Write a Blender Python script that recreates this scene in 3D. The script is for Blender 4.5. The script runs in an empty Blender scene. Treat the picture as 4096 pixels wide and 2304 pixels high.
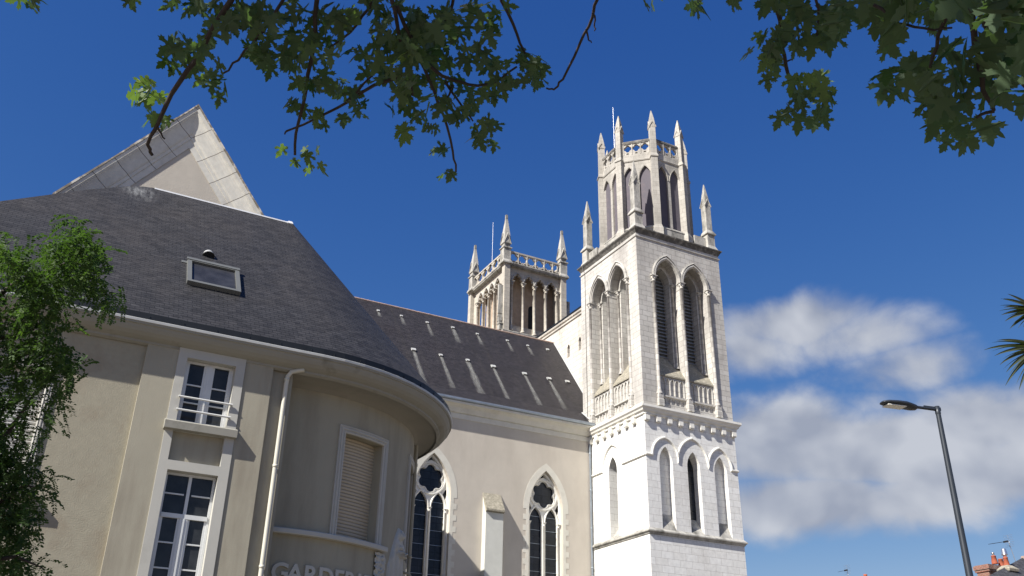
import bpy, math, random
from mathutils import Vector, Matrix
from mathutils.geometry import tessellate_polygon
random.seed(7)
PI = math.pi
S = bpy.context.scene
COL = S.collection

# ------------------------------------------------------------------ camera
YAW, PITCH, ROLL, FPX = math.radians(27.3804), math.radians(26.4143), math.radians(1.14819), 3736.336
EYE = Vector((0, 0, 1.6))
_cy, _sy, _cp, _sp = math.cos(YAW), math.sin(YAW), math.cos(PITCH), math.sin(PITCH)
FWD = Vector((_sy * _cp, _cy * _cp, _sp))
_r = Vector((_cy, -_sy, 0)); _u = _r.cross(FWD)
RGT = math.cos(ROLL) * _r + math.sin(ROLL) * _u
UPV = -math.sin(ROLL) * _r + math.cos(ROLL) * _u
cd = bpy.data.cameras.new('camera'); cam = bpy.data.objects.new('camera', cd); COL.objects.link(cam)
cd.sensor_fit = 'HORIZONTAL'; cd.sensor_width = 36; cd.lens = 36 * FPX / 4096
cd.clip_start = 0.05; cd.clip_end = 3000
cam.matrix_world = Matrix(((RGT.x, UPV.x, -FWD.x, 0), (RGT.y, UPV.y, -FWD.y, 0), (RGT.z, UPV.z, -FWD.z, EYE.z), (0, 0, 0, 1)))
S.camera = cam

# ------------------------------------------------------------------ light, sky, exposure
SUN_STRENGTH, SKY_STRENGTH, EXPOSURE = 4.8, 0.092, 0.90
SUN = Vector((-3.19, -1.0, 2.94)).normalized()          # towards the sun
ld = bpy.data.lights.new('sun', 'SUN'); sun = bpy.data.objects.new('sun', ld); COL.objects.link(sun)
ld.energy = SUN_STRENGTH; ld.angle = math.radians(0.5); ld.color = (1.0, 0.958, 0.895)
sun.rotation_euler = SUN.to_track_quat('Z', 'Y').to_euler()
S.view_settings.view_transform = 'Standard'; S.view_settings.look = 'None'
S.view_settings.gamma = 1; S.view_settings.exposure = EXPOSURE; S.view_settings.use_curve_mapping = False

def ray(px, py):                                          # direction of a point of the 2576-wide view
    x, y = px * 4096 / 2576, py * 4096 / 2576
    return (RGT * ((x - 2048) / FPX) + UPV * ((1152 - y) / FPX) + FWD).normalized()
def at(px, py, dist): return EYE + ray(px, py) * dist
def inframe(p, m=60):
    q = Vector(p) - EYE; w = q.dot(FWD)
    if w <= 0.05: return False
    x = 2048 + FPX * q.dot(RGT) / w; y = 1152 - FPX * q.dot(UPV) / w
    return -m < x < 4096 + m and -m < y < 2304 + m

W = bpy.data.worlds.new('World'); S.world = W; W.use_nodes = True
class NT:                                                 # tiny node helper
    def __init__(s, t): s.t = t; t.nodes.clear()
    def n(s, typ, **k):
        q = s.t.nodes.new(typ)
        for a, b in k.items():
            if a == 'i':
                for kk, vv in b.items():
                    so = q.inputs[kk]
                    if hasattr(vv, 'bl_rna') and hasattr(vv, 'is_linked'): s.t.links.new(vv, so)
                    else: so.default_value = vv
            else: setattr(q, a, b)
        return q
    def m(s, op, a, b=0.0, c=0.0, clamp=False):
        q = s.n('ShaderNodeMath', operation=op, use_clamp=clamp)
        for k, v in enumerate((a, b, c)):
            if isinstance(v, (int, float)): q.inputs[k].default_value = v
            else: s.t.links.new(v, q.inputs[k])
        return q.outputs[0]
    def mix(s, f, a, b, mode='MIX'):
        q = s.n('ShaderNodeMix', data_type='RGBA', blend_type=mode)
        for k, v in ((0, f), (6, a), (7, b)):
            if isinstance(v, (int, float)): q.inputs[k].default_value = v
            elif isinstance(v, (tuple, list)): q.inputs[k].default_value = (*v[:3], 1)
            else: s.t.links.new(v, q.inputs[k])
        return q.outputs[2]
    def ramp(s, f, stops):
        q = s.n('ShaderNodeValToRGB'); s.t.links.new(f, q.inputs[0]); e = q.color_ramp.elements
        while len(e) < len(stops): e.new(0.5)
        for el, (p, c) in zip(e, stops):
            el.position = p; el.color = (c, c, c, 1) if isinstance(c, (int, float)) else (*c, 1)
        return q.outputs[0]
    def dot(s, a, v):
        q = s.n('ShaderNodeVectorMath', operation='DOT_PRODUCT'); s.t.links.new(a, q.inputs[0]); q.inputs[1].default_value = v
        return q.outputs['Value']
def build_sky():
    t = NT(W.node_tree)
    sky = t.n('ShaderNodeTexSky', sky_type='NISHITA', sun_disc=False, sun_elevation=math.asin(SUN.z),
              sun_rotation=math.atan2(SUN.x, SUN.y) % (2 * PI), altitude=50, air_density=1.0, dust_density=0.25, ozone_density=2.2)
    col = t.n('ShaderNodeHueSaturation', i={'Saturation': 1.12, 'Value': 1.0, 'Color': sky.outputs[0]}).outputs[0]
    sp = t.n('ShaderNodeSeparateColor', i={0: col}); ch = []            # the camera's colour response: a tone power per channel
    for k, (gain, pw) in enumerate(((.32, 1.42), (.46, 1.03), (1.14, .60))): ch.append(t.m('MULTIPLY', t.m('POWER', t.m('MAXIMUM', sp.outputs[k], 0.0001), pw), gain))
    col = t.n('ShaderNodeCombineColor', i={0: ch[0], 1: ch[1], 2: ch[2]}).outputs[0]
    tc = t.n('ShaderNodeTexCoord').outputs['Generated']
    bg = t.n('ShaderNodeBackground', i={'Color': col, 'Strength': SKY_STRENGTH})
    blobs = [(1980, 810, 220, 85, .9), (1900, 870, 170, 90, .75), (2150, 840, 250, 85, .65), (2300, 930, 230, 90, .62), (2230, 1010, 260, 70, .5), (2500, 1060, 260, 110, .95),
             (2250, 1130, 420, 100, 1.0), (1980, 1110, 240, 120, 1.0), (2480, 1190, 260, 110, .95), (2030, 1270, 320, 90, .95), (2350, 1250, 330, 75, .75), (2700, 1120, 330, 150, .9)]
    tot = 0.0
    for px, py, a, b, w in blobs:
        c = ray(px, py); e1 = Vector((-c.y, c.x, 0)).normalized() * -1; e2 = c.cross(e1)
        k = 4096 / 2576 / FPX
        x = t.m('DIVIDE', t.m('SUBTRACT', t.dot(tc, e1), c.dot(e1)), a * k); y = t.m('DIVIDE', t.m('SUBTRACT', t.dot(tc, e2), c.dot(e2)), b * k)
        f = t.m('ADD', t.m('MULTIPLY', x, x), t.m('MULTIPLY', y, y))
        g = t.m('MULTIPLY', t.m('EXPONENT', t.m('MULTIPLY', f, -1.0)), w)
        g = t.m('MULTIPLY', g, t.m('GREATER_THAN', t.dot(tc, c), 0.0))
        tot = t.m('MAXIMUM', tot, g) if not isinstance(tot, float) else g
    mp = t.n('ShaderNodeMapping', i={'Vector': tc, 'Scale': (1, 1, 1.2)}).outputs[0]
    n1 = t.n('ShaderNodeTexNoise', i={'Vector': mp, 'Scale': 8.5, 'Detail': 9.0, 'Roughness': 0.56, 'Distortion': 0.2}).outputs[0]
    n2 = t.n('ShaderNodeTexNoise', i={'Vector': mp, 'Scale': 4.0, 'Detail': 4.0, 'Roughness': 0.5}).outputs[0]
    d = t.m('ADD', tot, t.m('MULTIPLY', t.m('SUBTRACT', n1, 0.5), 1.2))
    mask = t.n('ShaderNodeMapRange', interpolation_type='SMOOTHSTEP', i={'Value': d, 'From Min': 0.24, 'From Max': 0.76, 'To Max': 0.96}).outputs[0]
    mask = t.m('MULTIPLY', mask, t.n('ShaderNodeMapRange', interpolation_type='SMOOTHSTEP', i={'Value': tot, 'From Min': 0.08, 'From Max': 0.3}).outputs[0])
    mp2 = t.n('ShaderNodeMapping', i={'Vector': tc, 'Scale': (1, 1, 1.2), 'Location': (-.018, -.006, .022)}).outputs[0]   # towards the sun: lit billows, shaded bases
    n3 = t.n('ShaderNodeTexNoise', i={'Vector': mp2, 'Scale': 8.5, 'Detail': 3.0, 'Roughness': 0.5, 'Distortion': 0.2}).outputs[0]
    n4 = t.n('ShaderNodeTexNoise', i={'Vector': mp, 'Scale': 8.5, 'Detail': 3.0, 'Roughness': 0.5, 'Distortion': 0.2}).outputs[0]
    lit = t.m('ADD', t.m('MULTIPLY', t.m('SUBTRACT', n4, n3), 1.0), t.m('ADD', t.m('MULTIPLY', n1, .5), t.m('MULTIPLY', n2, .5)))
    cc = t.mix(t.ramp(lit, [(.34, 0.0), (.66, 1.0)]), (.185, .205, .255), (.305, .32, .355))
    cb = t.n('ShaderNodeBackground', i={'Color': cc, 'Strength': 1.0})
    ms = t.n('ShaderNodeMixShader', i={0: mask, 1: bg.outputs[0], 2: cb.outputs[0]})
    t.t.links.new(ms.outputs[0], t.n('ShaderNodeOutputWorld').inputs[0])
build_sky()

# ------------------------------------------------------------------ materials
MATS = {}
def newmat(name):
    m = bpy.data.materials.new(name); m.use_nodes = True; MATS[name] = m
    t = NT(m.node_tree); o = t.n('ShaderNodeOutputMaterial')
    b = t.n('ShaderNodeBsdfPrincipled'); t.t.links.new(b.outputs[0], o.inputs[0])
    return m, t, b, o
def uvm(t): return t.n('ShaderNodeUVMap').outputs[0]
def obj(t): return t.n('ShaderNodeTexCoord').outputs['Object']
def noise(t, vec, scale, detail=4, rough=.55, stretch=None):
    if stretch: vec = t.n('ShaderNodeMapping', i={'Vector': vec, 'Scale': stretch}).outputs[0]
    return t.n('ShaderNodeTexNoise', i={'Vector': vec, 'Scale': scale, 'Detail': detail, 'Roughness': rough}).outputs[0]
def link(t, a, b): t.t.links.new(a, b)
def bump(t, b, h, dist, strength=1.0):
    q = t.n('ShaderNodeBump', i={'Height': h, 'Distance': dist, 'Strength': strength}); link(t, q.outputs[0], b.inputs['Normal'])

def stone(name, c1, c2, mortar, bw, rh, ms=.018, grime=(.2, .19, .17), gamt=.5, glo=.5, ghi=.75, gscale=.35, rough=.85, fine=.06):
    m, t, b, o = newmat(name)
    br = t.n('ShaderNodeTexBrick', i={'Vector': uvm(t), 'Color1': (*c1, 1), 'Color2': (*c2, 1), 'Mortar': (*mortar, 1), 'Scale': 1.0, 'Mortar Size': ms, 'Mortar Smooth': .3, 'Bias': 0.0, 'Brick Width': bw, 'Row Height': rh})
    ob = obj(t)
    g = t.m('MULTIPLY', t.ramp(noise(t, ob, gscale, 7, .62, (1, 1, .35)), [(glo, 0.0), (ghi, 1.0)]), gamt)
    c = t.mix(g, br.outputs[0], grime)
    f = noise(t, ob, 5.0, 5, .6)
    c = t.mix(1.0, c, t.ramp(f, [(.3, 1 - fine * 2), (.7, 1 + fine)]), 'MULTIPLY')
    link(t, c, b.inputs['Base Color']); b.inputs['Roughness'].default_value = rough
    h = t.m('SUBTRACT', t.m('MULTIPLY', f, .3), br.outputs['Fac']); bump(t, b, h, .012, .3)
    return m
def plain(name, c, rough=.6, metal=0.0, var=.08, vs=3.0, c2=None, c2lo=.55, c2hi=.7, c2s=1.5, bdist=0.0, bscale=30, stretch=None):
    m, t, b, o = newmat(name); ob = obj(t)
    col = t.mix(1.0, c, t.ramp(noise(t, ob, vs, 5), [(.3, 1 - var), (.7, 1 + var)]), 'MULTIPLY')
    if c2: col = t.mix(t.ramp(noise(t, ob, c2s, 7, .65, stretch), [(c2lo, 0.0), (c2hi, 1.0)]), col, c2)
    link(t, col, b.inputs['Base Color']); b.inputs['Roughness'].default_value = rough; b.inputs['Metallic'].default_value = metal
    if bdist: bump(t, b, noise(t, ob, bscale, 4, .6), bdist)
    return m
def slate(name, c1, c2, mortar, bw, rh, blotch, bscale, streak=None, smear=None, spec=.3):
    m, t, b, o = newmat(name); ob = obj(t)
    br = t.n('ShaderNodeTexBrick', i={'Vector': uvm(t), 'Color1': (*c1, 1), 'Color2': (*c2, 1), 'Mortar': (*mortar, 1), 'Scale': 1.0, 'Mortar Size': .008, 'Mortar Smooth': .1, 'Brick Width': bw, 'Row Height': rh})
    c = br.outputs[0]
    c = t.mix(t.m('MULTIPLY', t.ramp(noise(t, ob, bscale, 6, .65), [(.45, 0.0), (.75, 1.0)]), .55), c, blotch)
    if streak:
        s = t.ramp(noise(t, uvm(t), 1.0, 5, .6, (1.8, .12, 1)), [(.5, 0.0), (.75, 1.0)]); c = t.mix(t.m('MULTIPLY', s, .5), c, streak)
    wn = t.n('ShaderNodeTexVoronoi', feature='F1', i={'Vector': t.n('ShaderNodeMapping', i={'Vector': uvm(t), 'Scale': (1 / bw, 1 / rh, 1)}).outputs[0], 'Scale': 1.0, 'Randomness': .7})
    c = t.mix(.62, c, t.mix(1.0, c, t.ramp(wn.outputs['Color'], [(0.0, .35), (1.0, 1.7)]), 'MULTIPLY'))
    if smear:
        (p, rad, colr) = smear
        dv = t.n('ShaderNodeVectorMath', operation='DISTANCE', i={0: t.n('ShaderNodeMapping', i={'Vector': ob, 'Scale': (1, 1, .55)}).outputs[0], 1: (p[0], p[1], p[2] * .55)}).outputs['Value']
        k = t.m('SUBTRACT', 1.0, t.m('DIVIDE', dv, rad), clamp=True)
        k = t.m('MULTIPLY', t.ramp(k, [(0.0, 0.0), (.7, 1.0)]), t.ramp(noise(t, uvm(t), 1.0, 6, .7, (7, 1.6, 1)), [(.42, 0.0), (.75, .42)])); c = t.mix(k, c, colr)
    link(t, c, b.inputs['Base Color']); b.inputs['Roughness'].default_value = .62; b.inputs['Specular IOR Level'].default_value = spec
    row = t.m('FRACT', t.m('DIVIDE', t.n('ShaderNodeSeparateXYZ', i={0: uvm(t)}).outputs[1], rh))
    h = t.m('ADD', t.m('MULTIPLY', row, -.8), t.m('ADD', t.m('MULTIPLY', br.outputs['Fac'], -.8), t.m('MULTIPLY', noise(t, ob, 6, 4), .5)))
    bump(t, b, h, .018, .8)
    return m
def glass(name, c, rough=.08, grid=None, spec=.5):
    m, t, b, o = newmat(name); ob = obj(t)
    col = t.mix(1.0, c, t.ramp(noise(t, ob, 2.2, 4, .6), [(.3, .6), (.7, 1.35)]), 'MULTIPLY')
    if grid:
        br = t.n('ShaderNodeTexBrick', offset=0.0, i={'Vector': uvm(t), 'Color1': (1, 1, 1, 1), 'Color2': (.75, .8, .8, 1), 'Mortar': (.35, .35, .35, 1), 'Scale': 1.0, 'Mortar Size': .02, 'Brick Width': grid[0], 'Row Height': grid[1]})
        col = t.mix(1.0, col, br.outputs[0], 'MULTIPLY')
    link(t, col, b.inputs['Base Color']); b.inputs['Roughness'].default_value = rough; b.inputs['Specular IOR Level'].default_value = spec
    bump(t, b, noise(t, ob, 3.0, 2), .01, .25)
    return m
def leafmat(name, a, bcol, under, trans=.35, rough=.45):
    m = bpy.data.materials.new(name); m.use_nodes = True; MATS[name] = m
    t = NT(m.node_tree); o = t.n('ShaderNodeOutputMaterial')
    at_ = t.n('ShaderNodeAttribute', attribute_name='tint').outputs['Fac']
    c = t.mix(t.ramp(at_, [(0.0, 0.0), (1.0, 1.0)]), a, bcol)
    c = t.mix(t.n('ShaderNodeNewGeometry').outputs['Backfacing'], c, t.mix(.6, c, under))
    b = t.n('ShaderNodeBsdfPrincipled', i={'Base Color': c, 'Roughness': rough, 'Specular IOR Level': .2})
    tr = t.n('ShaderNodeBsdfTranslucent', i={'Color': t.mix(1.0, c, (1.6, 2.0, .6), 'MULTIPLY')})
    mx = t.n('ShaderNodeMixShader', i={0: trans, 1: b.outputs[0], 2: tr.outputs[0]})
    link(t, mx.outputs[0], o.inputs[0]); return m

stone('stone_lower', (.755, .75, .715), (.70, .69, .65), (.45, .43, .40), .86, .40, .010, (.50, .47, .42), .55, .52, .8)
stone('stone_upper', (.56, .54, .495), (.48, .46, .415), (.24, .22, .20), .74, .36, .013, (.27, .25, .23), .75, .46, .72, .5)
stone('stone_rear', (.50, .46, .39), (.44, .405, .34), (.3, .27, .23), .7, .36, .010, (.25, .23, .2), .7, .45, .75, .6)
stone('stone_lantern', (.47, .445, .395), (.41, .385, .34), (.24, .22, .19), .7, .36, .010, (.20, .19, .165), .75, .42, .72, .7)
stone('stone_facade', (.66, .62, .54), (.57, .52, .45), (.26, .24, .21), .8, .37, .014, (.30, .28, .25), .8, .48, .72, .45)
plain('stone_white', (.76, .74, .67), .8, var=.05, c2=(.5, .47, .41), c2lo=.56, c2hi=.8, c2s=.9)
plain('quoin', (.60, .575, .50), .88, var=.05, vs=2, c2=(.5, .47, .4), c2lo=.5, c2hi=.8)
plain('stone_trim', (.46, .44, .40), .85, var=.12, c2=(.19, .185, .17), c2lo=.45, c2hi=.68, c2s=1.5)
plain('stone_grey', (.40, .385, .345), .9, var=.15, vs=6, c2=(.12, .115, .10), c2lo=.45, c2hi=.68, c2s=1.8, stretch=(1, 1, .4))
plain('stone_dark', (.10, .095, .085), .9, var=.2, vs=5, c2=(.33, .31, .27), c2lo=.5, c2hi=.75, c2s=2.5)
plain('stone_carved', (.50, .47, .42), .9, var=.2, vs=14, c2=(.13, .12, .11), c2lo=.45, c2hi=.62, c2s=9)
plain('lichen_slope', (.24, .22, .17), .95, var=.25, vs=10, c2=(.42, .38, .30), c2lo=.48, c2hi=.7, c2s=6)
plain('core_tan', (.44, .34, .25), .9, var=.12, c2=(.3, .22, .16), c2s=.8)
plain('net_panel', (.098, .088, .104), .8, var=.06, vs=1.2, c2=(.15, .12, .125), c2lo=.5, c2hi=.75, c2s=.6)
plain('dark_void', (.012, .013, .016), .8)
plain('louvre_slate', (.27, .28, .29), .6, var=.15)
plain('render_church', (.505, .46, .39), .92, var=.04, vs=1.2, c2=(.42, .375, .315), c2lo=.45, c2hi=.8, c2s=.6, stretch=(1, 1, .3), bdist=.004, bscale=25)
plain('buttress_render', (.54, .54, .49), .9, var=.05, vs=2)
plain('wall_rough', (.315, .288, .215), .95, var=.06, vs=7, c2=(.25, .205, .145), c2lo=.52, c2hi=.8, c2s=1.0, bdist=.006, bscale=36)
plain('wall_smooth', (.33, .305, .235), .92, var=.05, vs=1.5, c2=(.21, .18, .135), c2lo=.48, c2hi=.8, c2s=1.3, bdist=.003, bscale=40, stretch=(1, 1, .16))
plain('wall_round', (.32, .295, .222), .92, var=.05, vs=1.3, c2=(.215, .19, .14), c2lo=.48, c2hi=.8, c2s=1.2, bdist=.003, bscale=40, stretch=(1, 1, .16))
plain('trim_pale', (.43, .42, .375), .85, var=.04, vs=1.5, c2=(.33, .315, .27), c2lo=.56, c2hi=.85, c2s=1.2)
plain('trim_shaded', (.275, .265, .225), .85, var=.05, vs=1.5, c2=(.20, .19, .155))  # trim colour darkened: the shade on cornice and sill is put into it
plain('soffit_shaded', (.235, .222, .185), .9, var=.05, vs=1.2, c2=(.18, .168, .135), c2s=.8)  # wall colour darkened to carry the shade under the round eave
plain('frame_white', (.60, .61, .60), .4, var=.03)
plain('rail_white', (.60, .60, .57), .4, var=.04)
plain('pipe_cream', (.52, .50, .42), .45, var=.05, vs=2)
plain('zinc', (.30, .34, .38), .45, .6, var=.12, vs=2)
plain('zinc_light', (.44, .445, .43), .45, .1, var=.08, vs=3)
plain('gutter_dark', (.012, .014, .016), .5, .2, var=.2)
plain('lead_white', (.72, .73, .73), .5, .1, var=.1, vs=4)
plain('shutter_slats', (.42, .36, .265), .55, var=.05, vs=1)
plain('shutter_grey', (.40, .40, .375), .55, var=.05)
plain('ridge_tile', (.34, .25, .21), .9, var=.2, vs=3)
plain('lamp_paint', (.032, .038, .046), .42, .3, var=.1)
plain('lamp_lens', (.72, .70, .62), .2, var=.03)
plain('bark', (.04, .03, .026), .9, var=.25, vs=20, bdist=.004, bscale=60)
plain('bark_grey', (.13, .105, .085), .9, var=.25, vs=20)
plain('terracotta', (.33, .085, .042), .85, var=.15, vs=5)
plain('metal_bright', (.72, .72, .72), .3, .9, var=.05)
plain('aluminium', (.55, .56, .58), .35, .8)
plain('house_render', (.55, .5, .42), .9)
plain('ground_paving', (.15, .13, .10), .9, var=.12, vs=.8)
plain('skylight_frame', (.14, .145, .138), .5, .2, var=.05)
plain('rod_white', (.75, .76, .78), .35, .4)
stone('brick_red', (.23, .085, .055), (.18, .06, .042), (.30, .25, .2), .22, .075, .010, (.42, .38, .33), .55, .52, .66, 1.6)
stone('stone_rake', (.62, .60, .53), (.57, .55, .49), (.13, .11, .09), 0.9, 40.0, .013, (.36, .33, .28), .7, .47, .75, .7)
plain('rake_tile', (.24, .21, .17), .95, var=.3, vs=5, c2=(.60, .56, .48), c2lo=.52, c2hi=.6, c2s=2.5)
plain('tympanum', (.47, .43, .365), .95, var=.05, vs=4, c2=(.38, .345, .29), c2lo=.5, c2hi=.85, c2s=1.0, bdist=.006, bscale=20)
slate('slate_nursery', (.032, .031, .032), (.025, .0245, .026), (.009, .009, .010), .22, .115, (.047, .041, .036), .35, None, ((1.05, -.40, 16.65), .62, (.50, .51, .50)))
slate('slate_nave', (.028, .025, .028), (.023, .021, .024), (.014, .013, .014), .24, .13, (.021, .017, .018), .5, (.040, .036, .032))
slate('slate_far', (.07, .07, .075), (.06, .06, .065), (.03, .03, .03), .25, .14, (.09, .085, .08), .4)
glass('glass_church', (.022, .026, .034), .25, (.5, .42), .3)
glass('glass_house', (.030, .032, .034), .15, spec=.3)
glass('glass_skylight', (.030, .031, .036), .35, spec=.25)
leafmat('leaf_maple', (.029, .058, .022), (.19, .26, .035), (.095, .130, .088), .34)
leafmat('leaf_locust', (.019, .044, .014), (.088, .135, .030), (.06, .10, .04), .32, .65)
leafmat('leaf_palm', (.034, .052, .026), (.085, .085, .035), (.05, .06, .04), .15, .5)
# ------------------------------------------------------------------ geometry helpers
BASE = {}
def thing(name, label, cat, loc=(0, 0, 0), group=None):
    o = bpy.data.objects.new(name, None); COL.objects.link(o); o.location = loc; o.empty_display_size = .3
    o['label'] = label; o['category'] = cat
    if group: o['group'] = group
    BASE[o.name] = Vector(loc); return o
def inst(o, loc, rotz=0.0):                              # another copy of a part built around its own origin (world position given)
    c = o.copy(); COL.objects.link(c); c.parent = o.parent
    c.location = Vector(loc) - BASE[o.parent.name]; c.rotation_euler = (0, 0, rotz); BASE[c.name] = Vector(loc)
    for ch in o.children:
        d = ch.copy(); COL.objects.link(d); d.parent = c
    return c
class MB:
    def __init__(s): s.v = []; s.f = []; s.uv = {}; s.sm = set(); s.tint = {}
    def face(s, pts, uv=None, smooth=False, tint=None):
        i = len(s.v); s.v.extend([tuple(p) for p in pts]); s._add(tuple(range(i, i + len(pts))), uv, smooth, tint)
    def _add(s, idx, uv=None, smooth=False, tint=None):
        k = len(s.f); s.f.append(idx)
        if uv: s.uv[k] = uv
        if smooth: s.sm.add(k)
        if tint is not None: s.tint[k] = tint
    def box(s, x0, y0, z0, x1, y1, z1):
        p = [(x, y, z) for z in (z0, z1) for y in (y0, y1) for x in (x0, x1)]; i = len(s.v); s.v.extend(p)
        for q in ((0, 1, 3, 2), (4, 5, 7, 6), (0, 1, 5, 4), (2, 3, 7, 6), (0, 2, 6, 4), (1, 3, 7, 5)): s._add(tuple(i + a for a in q))
        return s
    def obox(s, c, ax, ay, az):                          # box from centre and three half-axis vectors
        c, ax, ay, az = map(Vector, (c, ax, ay, az)); i = len(s.v)
        s.v.extend([tuple(c + ax * a + ay * b + az * d) for d in (-1, 1) for b in (-1, 1) for a in (-1, 1)])
        for q in ((0, 1, 3, 2), (4, 5, 7, 6), (0, 1, 5, 4), (2, 3, 7, 6), (0, 2, 6, 4), (1, 3, 7, 5)): s._add(tuple(i + a for a in q))
        return s
    def grid(s, rows, closed_u=False, smooth=True, uvs=None):  # rows of equal-length point lists
        i = len(s.v); n = len(rows[0])
        for r in rows: s.v.extend([tuple(p) for p in r])
        for a in range(len(rows) - 1):
            for b in range(n if closed_u else n - 1):
                c = (b + 1) % n; idx = (i + a * n + b, i + a * n + c, i + (a + 1) * n + c, i + (a + 1) * n + b)
                s._add(idx, [uvs[a][b], uvs[a][c], uvs[a + 1][c], uvs[a + 1][b]] if uvs else None, smooth)
        return s
    def tube(s, path, rad, n=8, caps=True):
        path = [Vector(p) for p in path]; rows = []
        if isinstance(rad, (int, float)): rad = [rad] * len(path)
        ref = None
        for k, p in enumerate(path):
            t = (path[min(k + 1, len(path) - 1)] - path[max(k - 1, 0)]).normalized()
            if ref is None or abs(ref.dot(t)) > .98: ref = Vector((0, 0, 1)) if abs(t.z) < .9 else Vector((1, 0, 0))
            a = t.cross(ref).normalized(); b = t.cross(a); ref = -b
            rows.append([p + (a * math.cos(2 * PI * q / n) + b * math.sin(2 * PI * q / n)) * rad[k] for q in range(n)])
        s.grid(rows, True)
        if caps: s.face(rows[0]); s.face(rows[-1])
        return s
    def lathe(s, cx, cy, prof, n=14, a0=0.0, a1=2 * PI, smooth=True, urad=None):
        full = abs(a1 - a0 - 2 * PI) < 1e-6; m = n if full else n + 1; rows, uvs = [], []; L = 0; last = None
        for r, z in prof:
            if last: L += math.hypot(r - last[0], z - last[1])
            last = (r, z)
            rows.append([(cx + r * math.cos(a0 + (a1 - a0) * k / n), cy + r * math.sin(a0 + (a1 - a0) * k / n), z) for k in range(m)])
            uvs.append([((a0 + (a1 - a0) * k / n) * (urad or r), L) for k in range(m)])
        return s.grid(rows, full, smooth, uvs if urad else None)
    def rings(s, prof, cx=0, cy=0, rot=0.0):             # stacked square sections (z, half[, half2])
        rows = []; c, sn = math.cos(rot), math.sin(rot)
        for q in prof:
            z, h = q[0], q[1]; h2 = q[2] if len(q) > 2 else h
            rows.append([(cx + x * c - y * sn, cy + x * sn + y * c, z) for x, y in ((-h, -h2), (h, -h2), (h, h2), (-h, h2))])
        s.grid(rows, True, False); s.face(rows[0]); s.face(rows[-1]); return s
    def build(s, name, mat, parent=None, local=None, rotz=0.0, label=None):
        base = BASE[parent.name] if parent else Vector((0, 0, 0))
        me = bpy.data.meshes.new(name)
        off = Vector((0, 0, 0)) if local is not None else base
        me.from_pydata([(a - off.x, b - off.y, c - off.z) for a, b, c in s.v], [], s.f)
        uvl = me.uv_layers.new(name='UVMap').data
        V = s.v
        for p in me.polygons:
            if p.index in s.uv:
                for li, u in zip(p.loop_indices, s.uv[p.index]): uvl[li].uv = u
                continue
            n = p.normal
            if abs(n.z) > .8: tx, ty = Vector((1, 0, 0)), Vector((0, 1, 0))
            else:
                tx = Vector((-n.y, n.x, 0)).normalized()
                if tx.x + tx.y * 1.01 < 0: tx = -tx
                ty = Vector((0, 0, 1)) if abs(n.z) < .25 else Vector((n.x, n.y, n.z)).cross(tx)
                if ty.z < 0: ty = -ty
            for li in p.loop_indices:
                q = Vector(V[me.loops[li].vertex_index]); uvl[li].uv = (q.dot(tx), q.dot(ty))
        if s.sm: me.polygons.foreach_set('use_smooth', [i in s.sm for i in range(len(s.f))])
        if s.tint:
            at_ = me.attributes.new('tint', 'FLOAT', 'FACE')
            at_.data.foreach_set('value', [s.tint.get(i, .5) for i in range(len(s.f))])
        me.materials.append(MATS[mat]); me.update()
        o = bpy.data.objects.new(name, me); COL.objects.link(o)
        if parent: o.parent = parent
        if local is not None: o.location = Vector(local) - base; o.rotation_euler = (0, 0, rotz); BASE[o.name] = Vector(local)
        else: BASE[o.name] = base
        if label: o['label'] = label
        return o
def tag(o, label, cat, group=None, kind=None):
    if label: o['label'] = label; o['category'] = cat
    if group: o['group'] = group
    if kind: o['kind'] = kind
    return o

class Fr:                                                # wall frame: s along, z up, d out
    def __init__(s, x, y, sd, out): s.x, s.y, s.sd, s.out = x, y, sd, out
    def __call__(s, a, z, d=0.0): return (s.x + s.sd[0] * a + s.out[0] * d, s.y + s.sd[1] * a + s.out[1] * d, z)
class Cyl:                                               # curved wall frame: s is an angle in degrees, d out
    def __init__(s, cx, cy, r): s.cx, s.cy, s.r = cx, cy, r
    def __call__(s, a, z, d=0.0): a = math.radians(a); return (s.cx + (s.r + d) * math.cos(a), s.cy + (s.r + d) * math.sin(a), z)
def rect(a0, z0, a1, z1): return [(a0, z0), (a1, z0), (a1, z1), (a0, z1)]
def panel(mb, fr, outer, holes=(), d=0.0):
    def ccw(l, want):
        a = sum(p[0] * q[1] - q[0] * p[1] for p, q in zip(l, l[1:] + l[:1])); return list(l) if (a > 0) == want else list(l)[::-1]
    loops = [ccw(list(outer), True)] + [ccw(list(h), False) for h in holes]; flat = [p for l in loops for p in l]
    i = len(mb.v); mb.v.extend([fr(a, z, d) for a, z in flat])
    for t in tessellate_polygon([[Vector((a, z, 0)) for a, z in l] for l in loops]): mb._add(tuple(i + k for k in t))
def reveal(mb, fr, loop, d0, d1, closed=True, smooth=False):
    r0 = [fr(a, z, d0) for a, z in loop]; r1 = [fr(a, z, d1) for a, z in loop]; mb.grid([r0, r1], closed, smooth)
def slab(mb, fr, outer, holes, d0, d1, back=True):
    panel(mb, fr, outer, holes, d1); reveal(mb, fr, outer, d0, d1)
    for h in holes: reveal(mb, fr, h, d0, d1)
    if back: panel(mb, fr, outer, holes, d0)
def arch(c, hw, zs, za, n=7):                            # pointed arch, left spring to right spring
    h = za - zs; k = (h * h - hw * hw) / (2 * hw); r = hw + k; a1 = math.atan2(h, k) if k > -hw else PI / 2
    right = [(c - k + r * math.cos(a1 * i / n), zs + r * math.sin(a1 * i / n)) for i in range(n + 1)]
    left = [(2 * c - x, z) for x, z in right]
    return left[:-1] + right[::-1]
def arch_loop(c, hw, zb, zs, za, n=7): return [(c - hw, zb)] + arch(c, hw, zs, za, n) + [(c + hw, zb)]
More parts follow.
